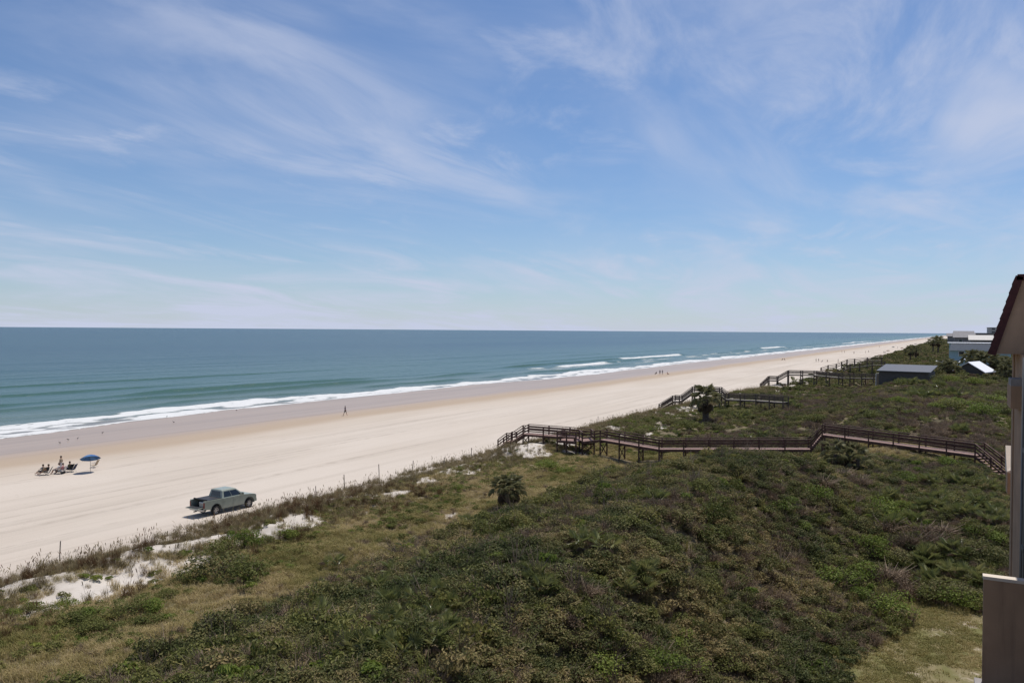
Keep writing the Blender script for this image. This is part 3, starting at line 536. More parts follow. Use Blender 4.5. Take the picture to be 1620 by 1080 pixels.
for a, b_, s, k, lab, grp in (
    [(a, b_, rnd.uniform(.6, 1.0), BO if i % 3 else BG, 'green bush in the row behind the long bare sand patch', 'bushes behind the long sand patch') for i, (a, b_) in enumerate([(15, 975), (45, 970), (75, 968), (105, 960), (60, 990), (125, 985), (150, 978), (185, 975), (215, 968), (245, 965), (170, 1000), (140, 1000), (30, 1000), (265, 950), (230, 990)])] +
    [(a, b_, rnd.uniform(.8, 1.5), BG, 'fresh green bush on the slope behind the lawn', 'green bushes on the slope behind the lawn') for a, b_ in [(1390,800),(1402,815),(1420,808),(1412,830),(1370,870),(1385,885),(1355,905),(1372,920),(1330,930),(1345,945),(1550,845),(1565,850),(1580,855),(1405,975),(1500,955),(1530,960),(1290,790),(1270,835),(1440,765),(1500,740),(1380,740),(1240,810)]] +
    [(a, b_, rnd.uniform(1.0, 1.6), BB, 'grey brown withered bush on the slope behind the lawn', 'withered bushes on the slope behind the lawn') for a, b_ in [(1405,925),(1425,935),(1440,945),(1400,845),(1460,850),(1475,865),(1490,850),(1440,870),(1520,880),(1330,760),(1300,775),(1360,770)]] +
    [(a, b_, rnd.uniform(.9, 1.5), BD, 'dark evergreen bush on the slope behind the lawn', 'dark bushes on the slope behind the lawn') for a, b_ in [(1340,850),(1360,840),(1425,890),(1545,885),(1560,895),(1575,890),(1590,900),(1560,930),(1580,940),(1545,945),(1515,945),(1485,950),(1510,810),(1545,800)]] +
    [(a, b_, rnd.uniform(.5, .95), BG if i % 2 else BO, 'small grey green bush on the steep near face of the big dune', 'bushes on the near face of the dune') for i, (a, b_) in enumerate([(1070,985),(1085,990),(1100,1000),(975,1010),(985,1030),(1060,1020),(1075,1040),(1085,1060),(1030,1040),(1040,1065),(1160,1010),(1180,1005),(1150,1060),(1210,1010),(1230,1020),(1270,1060),(1290,1050),(960,1060),(1010,1065)])] +
    [(a, b_, rnd.uniform(1.3, 2.2), BO if i % 2 else BD, 'rounded olive bush on the dunes between the two nearer boardwalks', 'bushes between the nearer boardwalks') for i, (a, b_) in enumerate([(1075,675),(1090,682),(1062,672),(1145,660),(1160,655),(1180,660),(1195,655),(1215,662),(1130,680),(1255,668),(1230,655),(1290,672),(1015,690)])] +
    [(a, b_, rnd.uniform(1.6, 2.8), BG if i % 2 else BO, 'green bush in the hollow beside the dark house', 'bushes beside the dark house') for i, (a, b_) in enumerate([(1490,605),(1505,608),(1520,610),(1540,612),(1560,612),(1480,648),(1500,650),(1520,645),(1545,640),(1570,640),(1590,632),(1550,660),(1580,655),(1420,640),(1380,665)])]):
    x, y = at(a, b_, 3); bush(x, y, s, k, lab, grp, rnd.uniform(.75, 1.1))

# ------------------------------------------------------------------ boardwalks
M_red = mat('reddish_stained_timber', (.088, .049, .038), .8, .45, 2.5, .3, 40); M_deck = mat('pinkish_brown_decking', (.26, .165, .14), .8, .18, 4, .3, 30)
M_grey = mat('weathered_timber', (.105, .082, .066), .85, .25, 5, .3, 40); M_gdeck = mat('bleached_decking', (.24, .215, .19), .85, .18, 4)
def boardwalk(label, nodes, kinds, width, tim, dek, span=2.6, rail=1.05, mids=2, closed_end=None, post=.13, loose=0):
    """nodes: deck centre line; kinds[i] 'deck' or 'stair' for nodes[i]..nodes[i+1]"""
    nodes = [Vector(n) for n in nodes]; b0 = nodes[0]; root = empty('boardwalk', (b0.x, b0.y, gz(b0.x, b0.y)), 0, label, 'boardwalk'); O = root.location
    off = []
    for i in range(len(nodes)):
        d1 = (nodes[i]-nodes[i-1]) if i else None; d2 = (nodes[i+1]-nodes[i]) if i+1 < len(nodes) else None
        ns = [Vector((-d.y, d.x, 0)).normalized() for d in (d1, d2) if d is not None]; nn = sum(ns, Vector())/len(ns); off.append(nn/max(nn.length**2, .3)*width/2)
    dk = MB(); posts = {}
    def P(v): return v-O
    for i, k in enumerate(kinds):
        a, b = nodes[i], nodes[i+1]; ln = (b-a).length; h2 = Vector((b.x-a.x, b.y-a.y)).length
        if h2 < .2: continue
        for s in (-1, 1):                                     # stringers
            p, q = a+off[i]*s*.93, b+off[i+1]*s*.93; m = MB(); m.bar(P(p-Vector((0,0,.17))), P(q-Vector((0,0,.17))), .06, .22); m.build('stringer', tim, root)
        if k == 'deck':
            nb = max(2, int(ln/.15))
            for j in range(nb):
                t0, t1 = (j+.04)/nb, (j+.96)/nb; z = rnd.uniform(-.005, .005); V = []
                for t_, s in ((t0, -1), (t0, 1), (t1, 1), (t1, -1)): V.append(P(a.lerp(b, t_)+off[i].lerp(off[i+1], t_)*s*1.02+Vector((0, 0, z))))
                dk.add([v-Vector((0,0,.055)) for v in V]+V, [(0,3,2,1),(4,5,6,7),(0,1,5,4),(1,2,6,5),(2,3,7,6),(3,0,4,7)])
        else:
            nsn = max(3, int(round(abs(b.z-a.z)/.19)))
            for j in range(nsn+1):
                t_ = j/nsn; c = a.lerp(b, t_); o_ = off[i].lerp(off[i+1], t_); d = Vector((b.x-a.x, b.y-a.y, 0)).normalized()*.15; m = MB(); V = [P(c-o_-d), P(c+o_-d), P(c+o_+d), P(c-o_+d)]
                m.add([v-Vector((0,0,.05)) for v in V]+V, [(0,3,2,1),(4,5,6,7),(0,1,5,4),(1,2,6,5),(2,3,7,6),(3,0,4,7)]); m.build('stair_tread', dek, root)
        npan = max(1, int(round(h2/(span if k == 'deck' else 2.0))))
        for s in (-1, 1):
            if closed_end and (i, s) in closed_end: continue
            for j in range(npan):
                pa = a.lerp(b, j/npan)+off[i].lerp(off[i+1], j/npan)*s; pb = a.lerp(b, (j+1)/npan)+off[i].lerp(off[i+1], (j+1)/npan)*s
                m = MB(); m.bar(P(pa+Vector((0,0,rail))), P(pb+Vector((0,0,rail))), .16, .07+.25*(post-.13)); m.build('hand_rail', tim, root)
                for q in range(mids):
                    hgt = rail*(q+1)/(mids+1)+.03; m = MB(); m.bar(P(pa+Vector((0,0,hgt))), P(pb+Vector((0,0,hgt))), .045, .14+.4*(post-.13)); m.build('rail_board', tim, root)
                for c in (pa, pb): posts[(round(c.x, 2), round(c.y, 2), s)] = c
    if dk.v: tag(dk.build('deck_boards', dek, root), kind='stuff')
    pts = list(posts.items())
    for key, c in pts:
        g = gz(c.x, c.y)-.15; m = MB(); m.box(P(Vector((c.x-post/2, c.y-post/2, g))), P(Vector((c.x+post/2, c.y+post/2, c.z+rail-.02)))); m.build('post', tim, root)
    # cross braces between the two posts of a frame, where the deck stands high
    L0 = [c for k, c in pts if k[2] == -1]; L1 = [c for k, c in pts if k[2] == 1]
    for c in L0:
        e = min(L1, key=lambda q: (q-c).length) if L1 else None
        if e is None or (e-c).length > width*1.35: continue
        ga, gb = gz(c.x, c.y), gz(e.x, e.y)
        m = MB(); m.bar(P(c-Vector((0,0,.36))), P(e-Vector((0,0,.36))), .06, .17); m.build('cross_beam', tim, root)
        if c.z-ga > 1.0:
            m = MB(); m.bar(P(Vector((c.x, c.y, c.z-.42))), P(Vector((e.x, e.y, gb+.15))), .045, .10); m.build('brace', tim, root)
            m = MB(); m.bar(P(Vector((c.x, c.y, ga+.15))), P(Vector((e.x, e.y, c.z-.42))), .045, .10); m.build('brace', tim, root)
    return root
q = lambda x, y, Y: Vector([float(v) for v in onY(x, y, Y)])
foot = Vector((-49.7, 91.4, gz(-49.7, 91.4)+.12)); a1 = q(806, 697, 91.4); a2 = q(813, 696, 91.4); a3 = q(832, 685, 91.4); a4 = q(897, 687, 91.2)
a1.z += .02; a2.z = a1.z; a4.z = a3.z
b1 = Vector((-37.9, 90.9, a3.z-.02)); b2 = Vector((-36.6, 88.7, a3.z-.02)); c1 = q(955, 694, 88.2); c2 = q(1045, 709, 87.4); c3 = q(1281, 709, 92.2); c4 = q(1303, 686, 92.6); c5 = q(1550, 719, 86.8); c6 = q(1603, 762, 84.6)
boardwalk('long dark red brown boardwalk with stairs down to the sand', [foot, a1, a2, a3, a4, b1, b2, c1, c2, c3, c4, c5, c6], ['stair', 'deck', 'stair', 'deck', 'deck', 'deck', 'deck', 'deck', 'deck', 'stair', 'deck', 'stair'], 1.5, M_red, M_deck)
# bump-out landing with benches where the walk turns
lp = empty('viewing_landing', (-38.9, 88.7, gz(-38.9, 88.7)), 0, 'square bench landing on posts beside the turn of the red brown boardwalk', 'landing'); O_ = lp.location
dk = MB(); zl = a3.z-.03
for j in range(16): dk.box((-1.25+j*.155, -1.1, zl-O_.z-.05), (-1.25+j*.155+.145, 1.25, zl-O_.z))
tag(dk.build('deck_boards', M_deck, lp), kind='stuff')
for (ax, ay) in ((-1.2, -1.08), (1.2, -1.08), (-1.2, 1.1), (0, -1.08)):
    g = gz(O_.x+ax, O_.y+ay)-.2; MB().box((ax-.07, ay-.07, g-O_.z), (ax+.07, ay+.07, zl-O_.z+1.02)).build('post', M_red, lp)
for (p_, q_) in (((-1.2, -1.08), (0, -1.08)), ((0, -1.08), (1.2, -1.08)), ((-1.2, -1.08), (-1.2, 1.1))):
    for hh, wd, ht in ((1.04, .16, .055), (.70, .045, .13), (.36, .045, .13), (-.17, .06, .22)): MB().bar((p_[0], p_[1], zl-O_.z+hh), (q_[0], q_[1], zl-O_.z+hh), wd, ht).build('hand_rail' if hh > 1 else 'rail_board' if hh > 0 else 'stringer', M_red, lp)
MB().box((-1.1, -1.0, zl-O_.z+.42), (1.1, -.62, zl-O_.z+.47)).build('bench_seat', M_red, lp)
for s in (-.9, .9): MB().box((s-.05, -.95, zl-O_.z), (s+.05, -.68, zl-O_.z+.42)).build('bench_leg', M_red, lp)
# second, third and fourth walks
Y = 152.0; n = [Vector((-47.9, Y, gz(-47.9, Y)+.1)), q(1066, 634, Y), q(1077, 634, Y), q(1097, 620, Y), q(1140, 621, Y), q(1150, 631, Y), q(1200, 633, Y-2), q(1243, 636, Y-4)]
n[2].z = n[1].z; n[4].z = n[3].z
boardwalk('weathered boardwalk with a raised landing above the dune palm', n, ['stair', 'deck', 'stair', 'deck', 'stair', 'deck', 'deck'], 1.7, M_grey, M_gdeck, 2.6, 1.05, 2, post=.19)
Y = 227.0; n = [Vector((-43.6, Y, gz(-43.6, Y)+.1)), q(1216, 601, Y), q(1230, 601, Y), q(1247, 592, Y), q(1290, 593, Y), q(1330, 597, Y-4), q(1385, 598, Y-8)]; n[2].z = n[1].z
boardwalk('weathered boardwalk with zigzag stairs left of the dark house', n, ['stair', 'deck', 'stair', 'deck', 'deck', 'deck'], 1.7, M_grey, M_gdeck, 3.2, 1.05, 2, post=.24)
Y = 340.0; n = [Vector((-42.4, Y, gz(-42.4, Y)+.1)), q(1310, 582, Y), q(1323, 580, Y), q(1340, 573, Y), q(1352, 572, Y), q(1372, 570, Y), q(1395, 570, Y)]
boardwalk('distant brown boardwalk climbing the dune behind the zigzag stairs', n, ['stair', 'deck', 'stair', 'deck', 'deck', 'deck'], 1.9, M_grey, M_gdeck, 3.5, 1.1, 1, post=.28)
Y = 305.0; n = [q(1325, 590, Y), q(1345, 581, Y), q(1360, 580, Y), q(1380, 577, Y), q(1400, 577, Y)]
boardwalk('low brown boardwalk hugging the dune just left of the dark roof', n, ['stair', 'deck', 'deck', 'deck'], 1.9, M_grey, M_gdeck, 3.2, 1.1, 1, post=.28)
# marker stakes along the seaward dune edge
M_stake = mat('grey_stake_wood', (.20, .17, .14), .9, .2, 9)
for a, b_, wh in [(600, 757, 'midway between pickup and boardwalk stairs'), (653, 744, 'seaward of the lone olive bush'), (702, 740, 'seaward of the short palm'), (746, 727, 'on the pickup side of the white sand'), (94, 888, 'beside the long bare sand patch'), (545, 775, 'second ahead of the parked pickup'), (500, 788, 'first ahead of the parked pickup'), (946, 672, 'just past the red brown boardwalk'), (970, 668, 'on the grassy dune past the red brown boardwalk'), (835, 712, 'under the red brown boardwalk stairs')]:
    x, y = at(a, b_, 0); h = rnd.uniform(1.0, 1.45); m = MB(); m.box((-.03, -.03, -.3), (.03, .03, h)); m.add([(-.03,-.03,h),(.03,-.03,h),(.03,.03,h),(-.03,.03,h),(0,0,h+.06)], [(0,1,4),(1,2,4),(2,3,4),(3,0,4)])
    o = m.build('marker_stake', M_stake, loc=(x, y, gz(x, y)), rot=(rnd.uniform(-.05, .05), rnd.uniform(-.05, .05), rnd.random())); tag(o, 'thin grey wooden stake '+wh, 'stake', 'stakes along the dune edge')

# ------------------------------------------------------------------ the beige building at the frame edge
M_stuc = mat('beige_stucco', (.36, .236, .152), .92, .14, 1.2, .35, 60); M_cap = mat('pale_coping', (.62, .54, .45), .85, .06, 3, .2, 40); M_tile = mat('dark_red_roof_tile', (.062, .018, .017), .75, .25, 8, .3, 30); M_alu = mat('dull_aluminium', (.13, .13, .125), .5, .08, 4, metal=.4); M_slab = mat('grey_concrete', (.27, .25, .24), .9, .15, 3, .3, 40); M_glass = mat('dark_window_glass', (.02, .026, .032), .06, .1, 2, spec=.6); M_roofflat = mat('gravel_roof', (.3, .28, .26), .95, .2, 6)
t = M_stuc.node_tree; p = t.nodes['Principled BSDF']; src = p.inputs['Base Color'].links[0].from_socket; gp = N(t, 'ShaderNodeNewGeometry').outputs['Position']; stn = mr(t, tex(t, gp, (3, 3, .25), 1.3, 5., .6), .48, .72); L(t, mixc(t, mth(t, 'MULTIPLY', stn, .4), src, (.17, .115, .08)), p.inputs['Base Color'])
bd = empty('apartment_building', (6, 20, .9), 0, 'beige stucco apartment building with dark red mansard roof edge', 'building'); O_ = bd.location
def bp(name, a, b_, m_, par=bd): return MB().box(Vector(a)-O_, Vector(b_)-O_).build(name, m_, par)
bp('wall', (2.12, -14, .2), (14, 32.8, 14.36), M_stuc)
bp('roof_deck', (2.25, -13.8, 14.36), (13.8, 30.0, 14.5), M_roofflat)
# mansard end: beige cheek wall with a tiled sloping edge
m = MB(); pr = [(1.46, 14.36), (2.10, 16.655), (13.2, 16.655), (13.9, 14.36)]; V = [Vector((x_, yy, z_))-O_ for yy in (30.0, 32.9) for x_, z_ in pr]
m.add(V, [(0,1,2,3), (7,6,5,4), (0,4,5,1), (1,5,6,2), (2,6,7,3), (3,7,4,0)]); m.build('mansard_cheek', M_stuc, bd)
rows = 9
for i in range(rows):                                          # tile courses up the slope
    t0, t1 = i/rows, (i+1)/rows; p0 = Vector((1.25+.72*t0, 0, 14.36+2.45*t0)); p1 = Vector((1.25+.72*t1, 0, 14.36+2.45*t1)); nrm = Vector((-2.45, 0, .72)).normalized(); w_ = nrm*.03
    V = []
    for yy, sk in ((29.9, 0), (33.0, .19)):
        for v in (p0+w_*1.3, p1+w_*.5, p1-nrm*.20, p0-nrm*.20): V.append(Vector((v.x+sk, yy, v.z))-O_)
    MB().add(V, [(0,1,2,3), (7,6,5,4), (0,4,5,1), (1,5,6,2), (2,6,7,3), (3,7,4,0)]).build('roof_tile_course', M_tile, bd)
MB().add([Vector(v)-O_ for v in ((1.97, 29.9, 16.67), (13.2, 29.9, 16.67), (13.2, 33, 16.67), (2.17, 33, 16.67), (2.0, 29.9, 16.85), (13.2, 29.9, 16.85), (13.2, 33, 16.85), (2.2, 33, 16.85))], [(0,3,2,1),(4,5,6,7),(0,1,5,4),(1,2,6,5),(2,3,7,6),(3,0,4,7)]).build('ridge_cap', M_tile, bd)
bp('corner_trim', (2.08, 32.2, .3), (2.12, 32.85, 14.355), M_stuc)
m = MB(); m.tube([Vector((2.09, 28.3, .5))-O_, Vector((2.09, 28.3, 14.3))-O_], .04, 10); m.build('downspout', M_alu, bd, True)
bp('shutter_track', (2.07, 27.3, .6), (2.12, 27.7, 14.34), M_alu)
for z_ in (3.2, 6.0, 8.8, 11.6): bp('track_bracket', (2.05, 27.2, z_), (2.12, 27.8, z_+.12), M_alu)
for k in range(4):
    for yy in (3, 9, 15, 21): f_ = bp('window', (2.09, yy, 1.6+3.1*k), (2.125, yy+2.4, 3.7+3.1*k), M_glass); bp('window_frame', (2.06, yy-.06, 1.54+3.1*k), (2.118, yy-.002, 3.76+3.1*k), M_alu, bd)
pw = bp('balcony_wall', (.965, 23.9, 6.1), (2.12, 24.12, 8.78), M_stuc); MB().box(Vector((.95, 23.88, 8.78))-O_, Vector((2.12, 24.16, 8.86))-O_).build('coping', M_cap, bd)
bp('balcony_slab', (.80, 10, 5.85), (2.12, 24.3, 6.1), M_slab)
# small parapet; pale sloping top shaped to stand in for a sunlit patch
def sunpatch_para(y0, z0, z1, zs, x0):
    m = MB(); V = [Vector(v)-O_ for v in ((x0, y0, z0), (2.6, y0, z0), (2.6, y0, z1-zs*.7), (x0, y0, z1-zs), (x0, y0+.9, z0), (2.6, y0+.9, z0), (2.6, y0+.9, z1), (x0, y0+.9, z1))]
    m.add(V, [(0,1,2,3), (7,6,5,4), (3,2,6,7), (0,4,5,1), (0,3,7,4), (1,5,6,2)]); m.build('parapet', M_cap, bd)
sunpatch_para(33.3, 10.15, 11.0, .80, 2.0); bp('balcony_slab', (2.02, 33.32, 9.4), (2.6, 34.18, 10.15), M_stuc); bp('parapet', (1.83, 29.3, 13.40), (2.12, 30.4, 13.62), M_slab); bp('balcony_slab', (1.835, 29.31, 12.7), (2.12, 31.0, 13.40), M_stuc)

# ------------------------------------------------------------------ houses down the coast
M_dark = mat('charcoal_siding', (.085, .078, .072), .8, .12, 2, .2, 12); M_mroof = mat('grey_metal_roof', (.085, .088, .10), .5, .1, 2, metal=.3); M_white = mat('white_painted_board', (.70, .69, .67), .7, .05, 2); M_aqua = mat('pale_aqua_siding', (.30, .42, .44), .8, .08, 2); M_wroof = mat('white_metal_roof', (.78, .78, .79), .5, .04, 2); M_cream = mat('cream_siding', (.52, .49, .45), .8, .06, 2); M_far = mat('grey_shingle', (.22, .21, .21), .9, .1, .6); M_solar = mat('solar_panel', (.05, .055, .075), .25, .1, 3)
def house(label, x0, x1, y0, y1, zb, zw, roof, wallm, roofm, ang=0.0, ov=.5, windows=(), ridge='y', zr=None, asym=.5, trim=None):
    g = min(gz(x0, y0), gz(x1, y0))-.6; r = empty('house', ((x0+x1)/2, (y0+y1)/2, g), ang, label, 'house'); hx, hy = (x1-x0)/2, (y1-y0)/2; z1 = zw-g; z2 = (zr or zw)-g
    MB().box((-hx, -hy, 0), (hx, hy, z1)).build('wall', wallm, r); t_ = .18
    def slab(nm, V, m_): return MB().add([Vector(v)-Vector((0,0,t_)) for v in V]+[Vector(v) for v in V], [(0,3,2,1),(4,5,6,7),(0,1,5,4),(1,2,6,5),(2,3,7,6),(3,0,4,7)]).build(nm, m_, r)
    if roof == 'gable':
        rx = -hx+2*hx*asym
        if ridge == 'y':
            gb = MB(); gb.add([(-hx, s*hy, z1) for s in (-1, 1)]+[(hx, s*hy, z1) for s in (-1, 1)]+[(rx, s*hy, z2-t_) for s in (-1, 1)], [(0,2,4), (1,5,3)]); gb.build('gable', wallm, r)
            sl = (z2-z1)/(rx+hx); sr = (z2-z1)/(hx-rx)
            slab('roof_slope', [(-hx-ov, -hy-ov, z1-ov*sl+.05), (rx, -hy-ov, z2+.05), (rx, hy+ov, z2+.05), (-hx-ov, hy+ov, z1-ov*sl+.05)], roofm); slab('roof_slope', [(rx, -hy-ov, z2+.05), (hx+ov, -hy-ov, z1-ov*sr+.05), (hx+ov, hy+ov, z1-ov*sr+.05), (rx, hy+ov, z2+.05)], roofm)
        else:
            gb = MB(); gb.add([(s*hx, -hy, z1) for s in (-1, 1)]+[(s*hx, hy, z1) for s in (-1, 1)]+[(s*hx, 0, z2-t_) for s in (-1, 1)], [(0,4,2), (1,3,5)]); gb.build('gable', wallm, r); sl = (z2-z1)/hy
            slab('roof_slope', [(-hx-ov, -hy-ov, z1-ov*sl+.05), (hx+ov, -hy-ov, z1-ov*sl+.05), (hx+ov, 0, z2+.05), (-hx-ov, 0, z2+.05)], roofm); slab('roof_slope', [(-hx-ov, 0, z2+.05), (hx+ov, 0, z2+.05), (hx+ov, hy+ov, z1-ov*sl+.05), (-hx-ov, hy+ov, z1-ov*sl+.05)], roofm)
    elif roof == 'flat': slab('roof', [(-hx-ov, -hy-ov, z1+t_), (hx+ov, -hy-ov, z1+t_), (hx+ov, hy+ov, z1+t_), (-hx-ov, hy+ov, z1+t_)], roofm)
    elif roof == 'shed': slab('roof_slope', [(-hx-ov, -hy-ov, z1+.25), (hx+ov, -hy-ov, z1+.20), (hx+ov, hy+ov, z2+.25), (-hx-ov, hy+ov, z2+.30)], roofm)
    for wx0, wx1, wz0, wz1 in windows:
        wz0 -= g; wz1 -= g; o = MB().box((wx0, -hy-.05, wz0), (wx1, -hy+.02, wz1)).build('window', M_glass, r); f_ = MB(); f_.box((wx0-.12, -hy-.08, wz0-.12), (wx1+.12, -hy-.003, wz0)); f_.box((wx0-.12, -hy-.08, wz1), (wx1+.12, -hy-.003, wz1+.12)); f_.box((wx0-.12, -hy-.08, wz0), (wx0, -hy-.003, wz1)); f_.box((wx1, -hy-.08, wz0), (wx1+.12, -hy-.003, wz1)); f_.build('window_frame', M_white, o)
    return r
h = house('charcoal beach house with a low grey metal roof', -12.0, -2.2, 196, 207, 3.3, 6.5, 'shed', M_dark, M_mroof, math.radians(-6), .45, zr=7.5)
MB().box((-5.6, -5.2, 0), (-5.5, 5.4, 3.6)).build('white_corner_wall', M_white, h)
h = house('low house with a bright white asymmetrical gabled roof', 3.6, 10.6, 245, 254, 3, 5.3, 'gable', M_dark, M_wroof, math.radians(-17), .6, zr=7.5, asym=.5)
h = house('pale aqua house with a long white roof and dark window', 1.6, 19, 306, 318, 4, 11.75, 'flat', M_aqua, M_wroof, 0, .5, [(-5.9, -4.4, 7.6, 9.0), (-3.6, -3.0, 7.6, 9.0)]); gg = h.location.z
MB().add([Vector(v) for v in ((-8.75, -6.9, 9.35-gg), (8.75, -6.9, 9.35-gg), (8.75, -6.3, 11.7-gg), (-8.2, -6.3, 11.7-gg), (-8.75, -6.03, 9.35-gg), (8.75, -6.03, 9.35-gg), (8.75, -6.03, 11.7-gg), (-8.2, -6.03, 11.7-gg))], [(0,1,2,3), (7,6,5,4), (0,4,5,1), (1,5,6,2), (2,6,7,3), (3,7,4,0)]).build('eave_screen', M_cream, h); MB().box((-8.9, -7.0, 6.2-gg), (-5.0, -6.06, 6.3-gg)).build('porch_slab', M_white, h)
h = house('small shed with a narrow white roof beside the aqua house', 4.2, 8.2, 286, 292, 4, 6.0, 'gable', M_aqua, M_wroof, 0, .5, zr=7.2, asym=.25)
h = house('pink grey cottage tucked below the aqua house', -2.0, 1.0, 292, 298, 4, 6.0, 'flat', M_cream, M_cream, 0, .2)
h = house('grey shingled house with a pale roof far down the shore', 13, 34, 520, 540, 4, 11.6, 'gable', M_far, M_cream, 0, 1, [(-7, -4, 8, 10), (2, 5, 8, 10)], 'x', zr=14.0)
h = house('low grey house far down the shore left of the pale roof', 6, 17, 600, 620, 4, 12.6, 'gable', M_far, M_far, 0, 1, [(-3, -1, 9, 11)], 'x', zr=15.4)
h = house('far low house with a dark hipped roof at the bend of the beach', 8, 22, 800, 820, 4, 14, 'gable', M_far, M_far, 0, 1, (), 'x', zr=17)
h = house('tall cream apartment block rising on the skyline', 33, 60, 800, 825, 4, 20, 'flat', M_cream, M_far, 0, .6, [(-11+4*k, -8.5+4*k, 12+3*j, 14+3*j) for k in range(5) for j in range(3)])
h = house('wide white roofed house on the skyline behind the grey shingled one', 20, 48, 700, 716, 4, 15.2, 'flat', M_far, M_white, 0, .8)
h = house('farthest small grey house where dune and beach meet', 3, 12, 900, 915, 4, 12.4, 'gable', M_far, M_far, 0, 1, (), 'x', zr=15)

# ------------------------------------------------------------------ pickup truck (local: +y forward, wheels on z=0)
M_paint = mat('grey_green_car_paint', (.275, .300, .245), .26, .03, 3, spec=.6); M_tyre = mat('tyre_rubber', (.022, .021, .021), .85, .15, 10); M_rim = mat('alloy_rim', (.46, .45, .44), .35, .05, 5, metal=.6); M_blk = mat('black_plastic', (.025, .025, .027), .6, .1, 8); M_carglass = mat('tinted_car_glass', (.012, .014, .016), .05, .05, 2, spec=.7); M_lampr = mat('red_tail_lamp', (.16, .03, .025), .25, .05, 5, spec=.6); M_lampw = mat('clear_headlamp', (.62, .62, .60), .15, .03, 4, spec=.6); M_tonn = mat('black_vinyl_cover', (.035, .034, .037), .55, .12, 6); M_chrome = mat('satin_chrome', (.42, .42, .42), .25, .03, 4, metal=.9); M_plate = mat('white_plate', (.6, .6, .58), .5, .03, 4); M_load = mat('cooler_plastic', (.52, .46, .36), .6, .08, 5)
TR = empty('pickup_truck', (-52.7, 46.1, gz(-52.7, 48.5)), math.radians(-4.0), 'grey green double cab pickup with open tailgate parked on the beach', 'truck'); TR.scale = (.95, .95, 1.0)
def arch(cy, r_, n=9): return [(cy+r_*math.cos(math.pi*k/n), .40+r_*math.sin(math.pi*k/n)) for k in range(n+1)]      # from front to rear
def prism(name, prof, x0, x1, m_, bev=.03, seg=2, par=TR, taper=0.0):
    n_ = len(prof); m_b = MB(); V = [(x0, y_, z_) for y_, z_ in prof]+[(x1, y_, z_) for y_, z_ in prof]
    m_b.add(V, [tuple(range(n_))[::-1], tuple(range(n_, 2*n_))]+[(k, (k+1) % n_, (k+1) % n_+n_, k+n_) for k in range(n_)])
    o = m_b.build(name, m_, par)
    b = bmesh.new(); b.from_mesh(o.data); bmesh.ops.recalc_face_normals(b, faces=b.faces); b.to_mesh(o.data); b.free()
    if bev: bevel(o, bev, seg, 28)
    return o
RA, FA = 1.22, 4.72                                          # axles
fr = arch(FA, .50); re_ = arch(RA, .50)
body = [(1.80, .42), (4.20, .42)] + fr[::-1] + [(5.28, .44), (5.46, .50), (5.52, .72), (5.50, .98), (5.36, 1.10), (4.9, 1.17), (4.12, 1.24), (1.80, 1.26)]
bo = prism('body', body, -.93, .93, M_paint, .05, 3)
